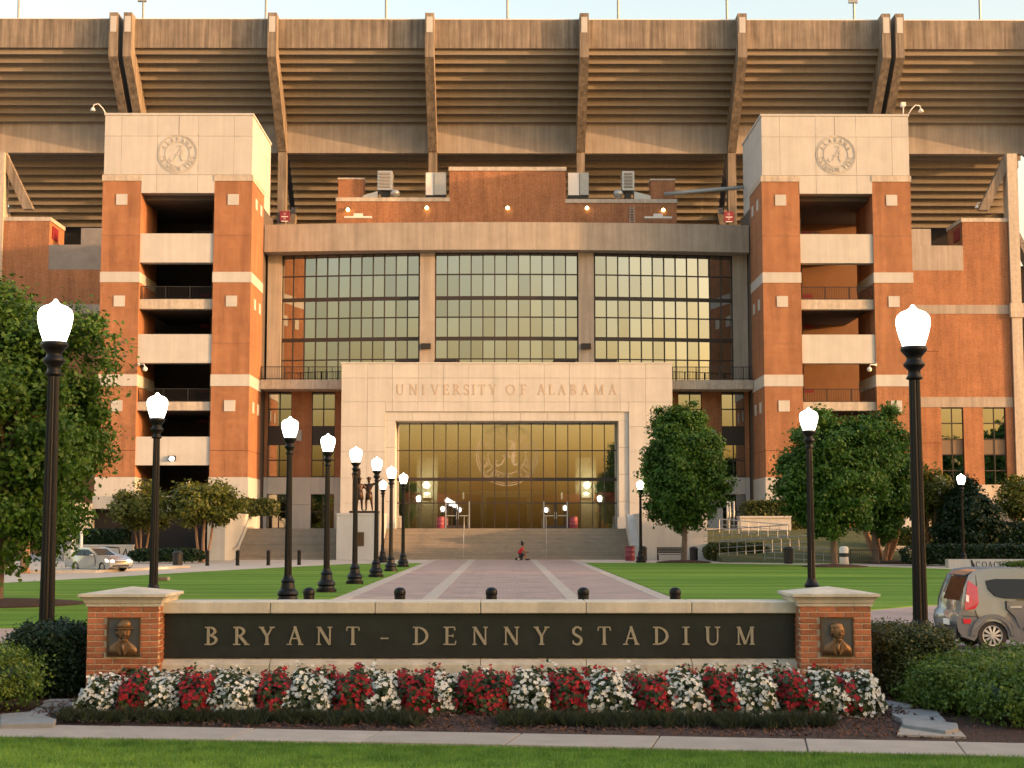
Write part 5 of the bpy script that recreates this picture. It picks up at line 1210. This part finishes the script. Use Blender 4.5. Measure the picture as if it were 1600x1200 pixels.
tree('maple_tree', 'large leafy maple at the far left edge behind the near lamp', (XX(-6, 46, 900), 46, 0), 9.5, 5.45, (3.1, 3.2, 4.05), 1, 460, 150, .088, trunk_r=.20, spread=.62)
tree('maple_tree', 'neat egg-shaped tree on the lawn before the stone block and bench', (XX(1068, 106), 106, 0), 11, 6.6, (2.8, 2.8, 4.35), 2, 620, 105, .12, trunk_r=.19, m='leaf_oak', rag=.75, cone=.38)
tree('maple_tree', 'large bushy tree in front of right tower, left one of the pair', (XX(1303, 93), 93, 0), 10, 5.6, (3.15, 3.0, 3.7), 3, 520, 110, .12, trunk_r=.2, m='leaf_oak')
tree('maple_tree', 'taller bushy tree behind, right one of the pair before right tower', (XX(1368, 102), 102, 0), 10.5, 6.0, (2.6, 2.6, 3.9), 4, 420, 100, .125, trunk_r=.2, m='leaf_oak')
tree('crape_myrtle', 'yellow green crape myrtle with white blooms beside the dark left passage', (XX(318, 107), 107, 0), 5.5, 4.0, (2.9, 2.4, 1.35), 5, 150, 60, .14, 'leaf_crape', 'bark_red', .16, 4, .6, 'crape myrtles', 45)
tree('crape_myrtle', 'small crape myrtle behind the silver car under left tower', (XX(222, 112), 112, 0), 5, 3.7, (2.3, 2.2, 1.4), 6, 110, 60, .14, 'leaf_crape', 'bark_red', .14, 3, .6, 'crape myrtles', 20)
tree('crape_myrtle', 'crape myrtle with reddish trunks right of the bushy pair', (XX(1378, 108), 108, 0), 4, 3.6, (1.8, 1.8, 1.4), 7, 60, 50, .14, 'leaf_crape', 'bark_red', .3, 6, .6, 'crape myrtles', 10)
tree('crape_myrtle', 'crape myrtle with white blooms left of the dark conical shrub', (XX(1455, 104), 104, 0), 6, 4.5, (1.9, 1.8, 1.75), 8, 120, 60, .14, 'leaf_crape', 'bark_red', .17, 4, .6, 'crape myrtles', 45)
tree('crape_myrtle', 'partly cut off crape myrtle at the far right edge', (XX(1597, 106), 106, 0), 5, 4.3, (1.6, 1.6, 1.6), 9, 70, 55, .14, 'leaf_crape', 'bark_red', .15, 3, .6, 'crape myrtles', 12)
tree('dark_tree', 'shaded tree behind the maple at far left edge', (XX(40, 80), 80, 0), 6, 3.9, (2.2, 2.2, 1.6), 10, 130, 60, .15, 'leaf_oak', 'bark_red', .22, 1)
# trees behind the camera, mirrored in glass; unseen right row added to shade forecourt
src = tree('street_tree', 'tall street tree standing behind the camera across the road, mirrored in the entrance glass', (-30, -85, 0), 17, 9.5, (6.0, 6.0, 6.6), 12, 260, 60, .42, 'leaf_oak', 'bark', .4, 1, 1.5, 'street trees across the road')
for i, (x, y, s) in enumerate(((-46, -90, .85), (27, -84, 1.0), (42, -92, .8), (-62, -84, 1.0), (60, -70, 1.0), (52, -18, 1.0), (62, 0, 1.05), (66, 16, 1.1), (72, 32, 1.0), (70, 48, 1.05), (76, 64, 1.0), (74, 80, 1.1))):
    copy_thing(src, (x, y, 0), '%s tall unseen tree of the row added at the right to shade the forecourt' % ORD[i-4] if i > 3 else '%s tall street tree behind the camera, mirrored in glass' % ORD[i], rz=i*1.3, sc_=s)

def hedge(name, label, x0, x1, y0, y1, z1, n, size, m, seed, cat='hedge', round_=.5, z0=0.05, group=None, rough=.05):
    rs = np.random.RandomState(seed); c = np.array([(x0+x1)/2, (y0+y1)/2, (z0+z1)/2]); R_ = np.array([(x1-x0)/2, (y1-y0)/2, (z1-z0)/2])
    t = thing(name, label, cat, (c[0], c[1], 0), group); o_ = np.array(org(t))
    d = rs.normal(size=(n, 3)); 
    # superellipsoid surface (area-weighted towards the long faces)
    f = rs.rand(n); u = rs.uniform(-1, 1, (n, 3))
    A = np.array([R_[1]*R_[2], R_[0]*R_[2]*2, R_[0]*R_[1]]); A = A/A.sum(); ax = rs.choice(3, n, p=A)
    sg_ = np.where(rs.rand(n) < .5, -1, 1); sg_ = np.where((ax == 2), 1, sg_); sg_ = np.where((ax == 1) & (rs.rand(n) < .8), -1, sg_)
    u[np.arange(n), ax] = sg_
    L4 = (np.abs(u)**(2/round_)).sum(1, keepdims=True)**(round_/2)
    u = u/np.maximum(L4, 1e-6)*1.0
    nn = np.sign(u)*np.abs(u)**(2/round_-1)/R_; nn /= np.linalg.norm(nn, axis=1, keepdims=True)+1e-9
    w = c+u*R_
    wob = np.sin(w[:, 0]*5.3+seed)*np.cos(w[:, 2]*6+seed)+np.sin(w[:, 0]*11+w[:, 1]*7+w[:, 2]*9)
    P = w+nn*(rs.normal(-.02, rough, n)+wob*rough*.5-np.abs(rs.normal(0, rough*.9, n)))[:, None]
    P = P[P[:, 2] > .03]; nn = nn[:len(P)] if False else nn[(w+0)[:, 2] > -9][:len(P)]
    N = rs.normal(size=P.shape)*.8+(P-c)/R_*.6+np.array([0, -.1, .3])
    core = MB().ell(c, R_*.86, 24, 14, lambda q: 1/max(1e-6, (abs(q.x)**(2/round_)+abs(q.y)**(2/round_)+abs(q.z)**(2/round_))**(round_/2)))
    core.build('dark_core', 'bark' if False else 'leaf_dark', t, True)  # solid dark core blocks see-through and stands in for inner shade
    link('foliage', np_mesh('foliage', leaf_quads(P-o_, N, size, rs), 4, m), t)
    return t
# near shrubs either side of the sign
hedge('box_hedge', 'clipped dark hedge beside the left brick pillar', XX(30, 20.6), XX(147, 20.6), 20.0, 21.5, .93, 20000, .026, 'leaf_dark', 21, round_=.35, group='clipped hedges by the pillars')
hedge('box_hedge', 'clipped brownish hedge beside the right brick pillar', XX(1352, 20.8), XX(1472, 20.8), 20.0, 21.6, .90, 22000, .024, 'leaf_box', 22, round_=.35, group='clipped hedges by the pillars')
hedge('shrub', 'yellow green rounded shrub at the lower left edge', -8.0, XX(66, 18.6), 17.9, 19.5, .76, 26000, .024, 'leaf_bright', 23, 'shrub', .7, rough=.08)
hedge('shrub', 'low leafy shrub behind the rounded one at left edge', -8.4, XX(40, 20.2), 19.6, 20.8, .70, 13000, .024, 'leaf_bright', 24, 'shrub', .8, rough=.08)
hedge('shrub', 'leafy green shrub between clipped hedge and flagstones on the right', XX(1420, 18.8), XX(1530, 18.8), 18.2, 19.6, .55, 22000, .025, 'leaf_bright', 25, 'shrub', .75, rough=.09)
hedge('shrub', 'broad yellow-topped shrub below the grey car', XX(1476, 19.2), 8.8, 18.7, 20.6, .60, 36000, .025, 'leaf_bright', 26, 'shrub', .6, rough=.09)
hedge('shrub', 'bushy shrub in lower right corner by the sidewalk', XX(1510, 17.5), 7.6, 16.85, 18.3, .60, 28000, .027, 'leaf_bright', 27, 'shrub', .8, rough=.10)
# far hedges
hedge('hedge_row', 'square hedge above the long stone wall left of narrow steps', XX(290, 124), XX(430, 121), 122.6, 123.6, ZZ(780, 123), 7000, .12, 'leaf_hedge', 31, round_=.3, z0=3.3, group='square hedges')
hedge('hedge_row', 'square hedge on pale planter right of the ramps', XX(1150, 126), XX(1268, 124), 122.9, 123.7, ZZ(783, 123), 6000, .12, 'leaf_hedge', 32, round_=.3, z0=2.2, group='square hedges')
hedge('hedge_row', 'square hedge behind the silver car above low wall', XX(128, 112), XX(206, 112), 110.5, 112, ZZ(828, 111), 5000, .11, 'leaf_dark', 33, round_=.3, z0=.9, group='square hedges')
hedge('hedge_row', 'square hedge behind the reddish trunks right of the bushy trees', XX(1370, 114), XX(1450, 114), 112.5, 114, ZZ(826, 113), 5000, .11, 'leaf_hedge', 34, round_=.3, z0=1.0, group='square hedges')
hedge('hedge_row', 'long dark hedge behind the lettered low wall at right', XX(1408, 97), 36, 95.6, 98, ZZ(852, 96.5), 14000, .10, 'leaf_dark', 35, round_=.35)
hedge('hedge_row', 'rounded low hedge beside the ramp right of stone block', XX(1098, 112), XX(1198, 112), 110.5, 112.5, ZZ(849, 111), 9000, .10, 'leaf_hedge', 36, round_=.55)
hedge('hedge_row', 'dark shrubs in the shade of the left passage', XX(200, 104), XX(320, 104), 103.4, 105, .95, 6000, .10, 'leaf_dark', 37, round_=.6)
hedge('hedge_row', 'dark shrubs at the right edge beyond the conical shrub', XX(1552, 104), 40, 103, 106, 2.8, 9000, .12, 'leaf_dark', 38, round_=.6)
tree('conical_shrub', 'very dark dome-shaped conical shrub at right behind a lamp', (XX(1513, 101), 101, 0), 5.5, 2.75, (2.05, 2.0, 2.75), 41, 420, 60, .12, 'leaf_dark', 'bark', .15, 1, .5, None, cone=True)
# mulch rings under trees
for nm, px, Y, r in (('left maple', -6, 46, 2.6), ('a', 1068, 106, 1.9), ('b', 1303, 93, 2.0), ('c', 1400, 104, 2.6)):
    x = XX(px, Y); b = MB(); b.lathe([(r, 0.0), (r*.98, .05), (r*.6, .13), (r*.12, .17)], (x, Y, 0.02), 24); st(b.build('mulch_ring', 'mulch', None, True))

# ================================================================== CARS
def loft_car(t, prof, belt, roofz, W, m, tumble=.16, arches=(), z_low=.22):
    """side outline prof [(x,z)] extruded across the width with rounded shoulders and tumblehome"""
    n = len(prof)
    def half(z): return W/2*(1-tumble*max(0, (z-belt)/(roofz-belt)))-.035*max(0, 1-(z-z_low)/.3)
    cx = sum(p[0] for p in prof)/n; cz = sum(p[1] for p in prof)/n
    b = MB(); rings = []
    for (k, inset) in ((-1, .055), (-.985, .018), (-.955, 0.0), (0, 0), (.955, 0.0), (.985, .018), (1, .055)):
        ring_ = []
        for i, (x, z) in enumerate(prof):
            p, q = prof[i-1], prof[(i+1) % n]; dx, dz = q[0]-p[0], q[1]-p[1]; L = math.hypot(dx, dz) or 1
            nx, nz = -dz/L, dx/L
            ring_.append((x+nx*inset, k*half(z), z+nz*inset))
        rings.append(ring_)
    for r in rings: b.v += r
    for j in range(len(rings)-1):
        for i in range(n): a, c = j*n+i, j*n+(i+1) % n; b.f.append((a, c, c+n, a+n))
    b.f.append(tuple(range(n))); k = (len(rings)-1)*n; b.f.append(tuple(range(k, k+n))[::-1])
    me = b.mesh('body', m); bm = bmesh.new(); bm.from_mesh(me); bmesh.ops.recalc_face_normals(bm, faces=bm.faces); bmesh.ops.triangulate(bm, faces=[f for f in bm.faces if len(f.verts) > 4]); bm.to_mesh(me); bm.free()
    o = link('body', me, t); smooth_by_angle(o, 35)
    return o, half
def patch(parent, name, m, pts, half, side, off=.012, flat=None):
    """thin panel lying on the flank of a car; pts [(x,z)]"""
    b = MB(); n = len(pts)
    o_ = [(x, side*(half(z)+off), z) for x, z in pts]; i_ = [(x, side*(half(z)-.02), z) for x, z in pts]
    f = list(range(n)); b.add(o_+i_, [tuple(f) if side < 0 else tuple(f[::-1])] + [(k, (k+1) % n, n+(k+1) % n, n+k) for k in range(n)])
    me = b.mesh(name, m); bm = bmesh.new(); bm.from_mesh(me); bmesh.ops.recalc_face_normals(bm, faces=bm.faces); bm.to_mesh(me); bm.free()
    return link(name, me, parent)
def wheel(parent, x, y, r, side, spokes=10):
    w_ = MB(); prof = [(r*.66, -.10), (r*.93, -.10), (r, -.06), (r, .06), (r*.93, .10), (r*.66, .10)]
    seg = 28; vs = []
    for pr, py in prof:
        for i in range(seg): a = 6.28318*i/seg; vs.append((x+pr*math.cos(a), y+py, r+pr*math.sin(a)))
    fs = [(j*seg+i, j*seg+(i+1) % seg, ((j+1) % 6)*seg+(i+1) % seg, ((j+1) % 6)*seg+i) for j in range(6) for i in range(seg)]
    w_.add(vs, fs); tyre_me = w_.mesh('wheel', 'tyre'); o = link('wheel', tyre_me, parent); smooth_by_angle(o, 40)
    rb = MB(); yo = y+side*.085
    for i in range(spokes):
        a = 6.28318*i/spokes
        def P(rr_, da, dy): return (x+rr_*math.cos(a+da), yo+side*dy, r+rr_*math.sin(a+da))
        rb.add([P(r*.16, .35, .01), P(r*.16, -.35, .01), P(r*.64, -.13, 0), P(r*.64, .13, 0)], [(0, 1, 2, 3)])
    vs = []; 
    for pr, dy in ((r*.60, .01), (r*.68, .012), (r*.68, -.05), (r*.60, -.05)):
        for i in range(seg): a = 6.28318*i/seg; vs.append((x+pr*math.cos(a), yo+side*dy, r+pr*math.sin(a)))
    rb.add(vs, [(j*seg+i, j*seg+(i+1) % seg, ((j+1) % 4)*seg+(i+1) % seg, ((j+1) % 4)*seg+i) for j in range(4) for i in range(seg)])
    vs = [(x+r*.15*math.cos(6.283*i/12), yo+side*.02, r+r*.15*math.sin(6.283*i/12)) for i in range(12)]; rb.add(vs, [tuple(range(12))])
    link('rim', rb.mesh('rim', 'rim'), o)
    dk = MB(); vs = [(x+r*.62*math.cos(6.283*i/20), y+side*.03, r+r*.62*math.sin(6.283*i/20)) for i in range(20)]; dk.add(vs, [tuple(range(20))]); link('hub_well', dk.mesh('hub_well', 'car_black'), o)
def arch(xc, r, z0, n=9, rev=False):
    a = [(xc+r*math.cos(math.pi*i/n), z0+r*math.sin(math.pi*i/n)) for i in range(n+1)]; return a if not rev else a[::-1]
# grey boxy hatchback at the right edge (heading right; built nose towards +x, origin at rear axle ground)
r_ = .315
car = thing('parked_car', 'grey boxy hatchback cut off by the right edge', 'car', (0, 0, 0))
prof = [(-.60, .34), (-.66, .42), (-.69, .60), (-.66, .74), (-.60, .80), (-.58, 1.0), (-.50, 1.28), (-.40, 1.52), (-.30, 1.60), (.0, 1.635), (.9, 1.63), (1.5, 1.56), (1.85, 1.40), (2.35, 1.10), (2.9, 1.02), (3.2, .90), (3.28, .62), (3.22, .34), (3.0, .24)] + \
       [(2.55+.37, .24)] + arch(2.55, .37, .30, rev=False)[0:] + [(2.55-.37, .24), (.37, .24)] + arch(0, .37, .30) + [(-.37, .26)]
body, half = loft_car(car, prof, .98, 1.64, 1.75, 'car_grey', .15)
for sd in (-1, 1):
    patch(car, 'side_window', 'car_glass', [(-.10, 1.44), (-.06, 1.27), (.08, 1.13), (.28, 1.08), (1.05, 1.06), (1.05, 1.47), (.1, 1.475)], half, sd)
    patch(car, 'side_window', 'car_glass', [(1.12, 1.06), (2.0, 1.02), (1.62, 1.40), (1.12, 1.47)], half, sd)
    tl_ = patch(car, 'tail_light', 'tail_red', [(-.47, 1.45), (-.28, 1.31), (-.28, .98), (-.36, .86), (-.57, .84), (-.56, 1.0), (-.52, 1.2)], half, sd, .018)
    patch(tl_, 'tail_lens', 'tail_clear', [(-.53, 1.16), (-.47, 1.13), (-.49, 1.0), (-.55, 1.02)], half, sd, .022)
    patch(car, 'reflector', 'tail_red', [(-.62, .66), (-.44, .66), (-.47, .56), (-.60, .56)], half, sd, .014)
    dr = patch(car, 'door_panel', 'car_grey', [(.30, 1.03), (1.06, 1.02), (1.06, .36), (.62, .36), (.45, .72), (.30, .85)], half, sd, .006)
    for (xa, za, xb2, zb) in ((.30, 1.03, .30, .86), (.30, .86, .46, .70), (1.075, 1.03, 1.075, .34), (-.30, 1.60, -.29, 1.33), (-.36, .84, -.30, .66), (-.62, .72, -.30, .70)):
        L_ = math.hypot(xb2-xa, zb-za); nx_, nz_ = -(zb-za)/L_*.006, (xb2-xa)/L_*.006
        patch(car, 'shut_line', 'car_black', [(xa+nx_, za+nz_), (xa-nx_, za-nz_), (xb2-nx_, zb-nz_), (xb2+nx_, zb+nz_)], half, sd, .0085)
    patch(dr, 'door_handle', 'rim', [(.36, .915), (.60, .925), (.60, .885), (.36, .88)], half, sd, .035)
    patch(car, 'side_moulding', 'car_black', [(.66, .50), (2.1, .50), (2.1, .42), (.62, .42)], half, sd, .014)
    patch(car, 'wheel_arch', 'car_grey', [(.37+.0, .32)] + [( .46*math.cos(math.pi*i/12), .30+.46*math.sin(math.pi*i/12)) for i in range(13)] + [(-.375, .32)] + [(.375*math.cos(math.pi*(12-i)/12), .30+.375*math.sin(math.pi*(12-i)/12)) for i in range(13)], half, sd, .028)
    for xw in (0, 2.55): wheel(car, xw, sd*(.875-.13), r_, sd, 10)
MB().prism([(-.605, .80), (-.585, 1.02), (-.50, 1.30), (-.42, 1.50), (-.405, 1.50), (-.57, 1.02), (-.595, .80)], -.1, .1, 'y')
rg = MB(); rg.add([(-.592, -.60, 1.02), (-.592, .60, 1.02), (-.425, .54, 1.50), (-.425, -.54, 1.50)], [(0, 1, 2, 3)][::-1]); rg.build('rear_window', 'car_glass', car)
box('number_plate', 'white_paint', car, -.712, -.69, -.22, .22, .50, .62)
MB().prism([(-.715, .30), (-.70, .48), (-.55, .48), (-.55, .27)], -.70, .70, 'y').build('rear_valance', 'car_black', car)
MB().prism([(-.48, 1.555), (-.30, 1.625), (-.1, 1.655), (-.1, 1.62), (-.32, 1.59), (-.46, 1.53)], -.56, .56, 'y').build('roof_spoiler', 'car_grey', car)
box('wheel_well', 'car_black', car, -.42, 2.95, -.70, .70, .22, .72)
cs = .885; cx_ = XX(1552, 28.3, 1000)
car.scale = (cs,)*3; car.location = (cx_, 28.3+.875*cs, .01); 

# silver saloon on the far left drive
sed = thing('saloon_car', 'silver saloon with lit headlights driving on the left', 'car', (0, 0, 0))
prof = [(-1.02, .34), (-1.06, .55), (-1.02, .80), (-.95, .98), (-.60, 1.02), (-.15, 1.26), (.15, 1.40), (.6, 1.45), (1.15, 1.42), (1.5, 1.26), (2.05, .99), (2.7, .92), (3.15, .82), (3.38, .68), (3.42, .45), (3.36, .28), (3.1, .22), (2.65+.36, .22)] + arch(2.65, .36, .29) + [(2.65-.36, .22), (.36, .22)] + arch(0, .36, .29) + [(-.37, .24)]
body, half2 = loft_car(sed, prof, .92, 1.46, 1.76, 'car_silver', .20)
for sd in (-1, 1):
    patch(sed, 'side_window', 'car_glass', [(-.25, 1.01), (.02, 1.24), (.30, 1.36), (.82, 1.38), (.82, .98)], half2, sd)
    patch(sed, 'side_window', 'car_glass', [(.90, .98), (.90, 1.38), (1.12, 1.36), (1.42, 1.22), (1.78, .98)], half2, sd)
    patch(sed, 'door_panel', 'car_silver', [(.86, .95), (1.85, .95), (1.95, .5), (1.9, .30), (.86, .30)], half2, sd, .006)
    patch(sed, 'headlight', 'headlight_glow', [(2.98, .80), (3.22, .74), (3.36, .62), (3.02, .62)], half2, sd, .015)
    for xw in (0, 2.65): wheel(sed, xw, sd*(.88-.13), .30, sd, 9)
    MB().box(1.62, 1.80, sd*.86-.10+sd*.08, sd*.86+.10+sd*.08, .96, 1.08).build('door_mirror', 'car_silver', sed, bevel=.02)
    MB().ell((3.36, sd*.62, .66), (.07, .16, .08), 12, 8).build('headlight', 'headlight_glow', sed, True)
ws = MB(); ws.add([(2.02, -.66, 1.005), (2.02, .66, 1.005), (1.23, .56, 1.405), (1.23, -.56, 1.405)], [(0, 1, 2, 3)]); ws.build('windscreen', 'car_glass', sed)
MB().prism([(3.40, .66), (3.435, .58), (3.40, .58)], -.42, .42, 'y').build('grille', 'car_black', sed); box('lower_grille', 'car_black', sed, 3.37, 3.435, -.6, .6, .32, .42)
box('wheel_well', 'car_black', sed, -.4, 3.0, -.7, .7, .2, .66)
ss_ = .86; sed.scale = (ss_,)*3; pp = at(150, 892, 84); sed.location = (XX(137, 84.5), 84.5, .01); sed.rotation_euler.z = math.radians(-38)

# ================================================================== STREET FURNITURE AND FAR EDGES
def barrel(px, Y, z, h, r, label, m='crimson_barrel'):
    t = thing('waste_barrel', label, 'barrel', (XX(px, Y), Y, z), 'waste barrels'); q = org(t)
    MB().lathe([(r*.93, 0), (r, .03), (r, h*.33), (r*1.04, h*.345), (r, h*.36), (r, h*.65), (r*1.04, h*.665), (r, h*.68), (r, h*.97), (r*1.04, h)], q, 18).build('drum', m, t, True)
    MB().lathe([(r*.9, h), (r*.9, h+.02)], q, 18).build('drum_liner', 'car_black', t)
barrel(688, 124.5, 2.36, .95, .33, 'dull red barrel left of the entrance doors')
barrel(896.5, 124.5, 2.36, .95, .33, 'dull red barrel right of the entrance doors')
barrel(984, 112, .02, 1.05, .36, 'dark red barrel at right foot of the broad steps')
def bin_(px, Y, z, h, w_, label):
    t = thing('litter_bin', label, 'bin', (XX(px, Y), Y, z), 'black litter bins'); q = org(t)
    MB().lathe([(w_*.8, 0), (w_, .08), (w_, h*.8)], q, 16).build('bin_body', 'metal_dark', t)
    MB().lathe([(w_*1.08, h*.8), (w_*1.08, h*.86), (w_*.7, h*.97), (w_*.2, h)], q, 16).build('bin_lid', 'metal_dark', t, True)
bin_(1231, 103, .0, 1.15, .32, 'black litter bin beside the ramp railings'); bin_(1083.5, 112, .0, 1.05, .30, 'black litter bin at right end of the bench'); bin_(1004.5, 111, .0, 1.1, .28, 'black litter bin behind the small lamp near steps'); bin_(278.5, 93, .0, 1.0, .30, 'black litter bin before the dark left passage')
t = thing('bench', 'dark slatted bench against the pale stone block', 'bench', (XX(1047, 113.8), 113.8, 0)); q = org(t)
for k in range(4): box('seat_slat', 'metal_dark', t, q.x-.95, q.x+.95, 113.5+k*.13, 113.6+k*.13, .43, .47)
for k in range(4): box('back_slat', 'metal_dark', t, q.x-.95, q.x+.95, 114.05, 114.09, .55+k*.11, .64+k*.11)
for sx in (-.95, .88): box('leg', 'metal_dark', t, q.x+sx, q.x+sx+.07, 113.5, 113.57, 0, .43); box('leg', 'metal_dark', t, q.x+sx, q.x+sx+.07, 114.08, 114.14, 0, .98)
# zigzag ramp with pipe railings on a grass bank
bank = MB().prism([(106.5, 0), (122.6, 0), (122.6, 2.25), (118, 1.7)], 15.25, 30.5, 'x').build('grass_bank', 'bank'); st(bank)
def pipe_rail(pts, Y0, Y1, label, n):
    t = thing('ramp_railing', label, 'railing', at(*pts[0], Y0), 'grey ramp railings'); a, b_ = at(*pts[0], Y0), at(*pts[1], Y1)
    for dz in (0, -.42, -.8): MB().tube([a+Vector((0, 0, dz)), b_+Vector((0, 0, dz))], .04 if dz == 0 else .028).build('rail_pipe', 'rail_grey', t)
    for k in range(n+1): c = a+(b_-a)*k/n; MB().tube([c+Vector((0, 0, .02)), c-Vector((0, 0, 1.0))], .026).build('rail_post', 'rail_grey', t)
pipe_rail([(1100, 829), (1232, 820)], 112, 111, 'second ramp railing from the top, sloping right', 9)
pipe_rail([(1124, 847), (1262, 837)], 109, 108, 'long middle ramp railing', 10)
pipe_rail([(1195, 853), (1302, 858)], 107, 106, 'lowest ramp railing near the litter bin', 7)
pipe_rail([(1124, 811), (1230, 820)], 117, 116, 'topmost ramp railing below the planter', 7)
t = thing('planter_wall', 'low white planter wall under the square hedge', 'wall', (XX(1210, 122.5), 122.5, 0)); box('wall_block', 'limestone', t, XX(1157, 122.4), XX(1236, 122.4), 122.3, 124.2, 1.6, 3.2); box('coping', 'limestone', t, XX(1156, 122.4), XX(1237, 122.4), 122.2, 124.2, 3.2, 3.35)
for i, px in enumerate((1137, 1141, 1147)):
    x = XX(px, 123); tag(MB().tube([(x, 123, 2.3), (x, 123, ZZ(783, 123))], .09, 8).build('vent_pipe', 'rail_grey', None, True), '%s grey upright pipe from left by the brick corner' % ORD[i], 'pipe', 'grey upright pipes')
t = thing('white_post', 'short white post with rounded top right of the ramps', 'post', (XX(1318, 100), 100, 0)); q = org(t); MB().lathe([(.3, 0), (.3, 1.05), (.24, 1.16), (.05, 1.2)], q, 14).build('post_body', 'white_paint', t, True); MB().lathe([(.305, .5), (.305, .75)], q, 14).build('post_band', 'car_black', t)
def fence_r(xa, xb, Y, label):
    t = thing('iron_fence', label, 'fence', ((xa+xb)/2, Y, 0)); railing(t, xa, xb, Y, 0, .95, .12, 2.2)
fence_r(XX(1328, 101), XX(1372, 101), 101, 'low black iron fence by the reddish trunks')
# low wall with cut lettering at the right edge
t = thing('lettered_wall', 'low pale stone wall with dark lettering at right edge behind the grey car', 'wall', (XX(1560, 92), 92, 0))
x0 = XX(1480, 92); box('wall_end', 'limestone', t, x0, XX(1515, 92), 91.9, 92.6, 0, ZZ(874, 92)); box('wall_stone', 'limestone', t, XX(1516.5, 92), 34, 92.0, 92.6, 0, ZZ(874, 92))
MB().prism([(XX(1514.5, 92), ZZ(875, 92)), (XX(1516.5, 92), ZZ(875, 92)), (XX(1522.5, 92), ZZ(889, 92)), (XX(1520, 92), ZZ(889, 92))], 91.86, 92.01, 'y').build('wall_slot', 'car_black', t)
for ch, px in zip('COACHNIC', (1526.5, 1536.5, 1545.5, 1554.5, 1563.5, 1579, 1586, 1594)): 
    h = .34; letter(ch, 'metal_dark', t, XX(px, 92)-GL[ch][0]*h/2, ZZ(886.5, 92), 91.999, h, .012)
hedge('ground_cover', 'low green planting in front of the lettered wall', XX(1558, 91), 34, 90.4, 91.4, .35, 3000, .07, 'leaf_bright', 51, 'shrub', .6)
# low garden walls
def gwall(px0, px1, Y, pyt, label, th=.5):
    t = thing('garden_wall', label, 'wall', (XX((px0+px1)/2, Y), Y, 0), 'low garden walls'); z = ZZ(pyt, Y)
    box('wall_block', 'limestone', t, XX(px0, Y), XX(px1, Y), Y, Y+th, 0, z-.12); box('coping', 'limestone', t, XX(px0, Y)-.04, XX(px1, Y)+.04, Y-.04, Y+th, z-.12, z)
    return t
t = gwall(101, 208, 109.5, 851, 'low pale wall behind the silver car')
for pa in ((143, 866, 168, 855), (164, 855, 186, 856), (190, 872, 197, 857)):
    MB().tube([at(pa[0], pa[1], 109), at(pa[2], pa[3], 109), at(pa[2]+1, pa[3]+9, 109)], .05).build('wall_rail', 'metal_dark', t)
t = gwall(1372, 1462, 111.5, 853, 'low pale wall with rail right of the reddish trunks')
for pa in ((1398, 857, 1412, 862), (1416, 860, 1424, 858), (1424, 858, 1430, 862)): MB().tube([at(pa[0], pa[1], 111.2), at(pa[2], pa[3], 111.2)], .05).build('wall_rail', 'metal_dark', t)
for i, (px, pt_) in enumerate(((113, 836), (127.5, 822))):
    x = XX(px, 100); tag(MB().tube([(x, 100, 0), (x, 100, ZZ(pt_, 100))], .10, 8).build('white_pole', 'white_paint', None, True), ['shorter white pole behind the silver car', 'taller white pole behind the silver car'][i], 'pole', 'white poles')
# undercroft below the left tower
t = thing('undercroft', 'passage with shade painted on its back wall under the left tower behind the crape myrtles', 'passage', (-30, 122, 0))
box('back_wall', 'shade_black', t, -36, -21.7, 121.6, 121.9, 0, 3.9); box('side_wall', 'limestone', t, -33.2, -32.2, 113, 121.5, 0, 4.3); box('lintel', 'limestone', t, -32.2, -21.7, 120.8, 121.5, 3.9, 4.9)  # back sheet coloured near-black for the shade of the passage
# kerb along the drive
kb = [G(0, 896), G(150, 895), G(297, 887), G(297, 884.5), G(140, 891), G(0, 893)]
st(MB().prism([(p.x, p.y) for p in kb], 0, .13, 'z').build('kerb', 'pavement'))
fl = at(262, 908, 66.5); t = thing('ground_floodlight', 'low brown floodlight box lying on the left lawn', 'lamp', (XX(255, 67), 67, .03)); q = org(t); MB().box(q.x-.3, q.x+.25, 66.8, 67.1, .05, .2).build('housing', 'brown_panel', t, bevel=.02); box('lens', 'paver_border', t, q.x+.252, q.x+.31, 66.82, 67.08, .07, .2)
for i, (px, pz) in enumerate(((950, 126), (640, 126))): pass
print('objects', len(bpy.data.objects), 'tris', sum(len(m.polygons)*2 for m in bpy.data.meshes))
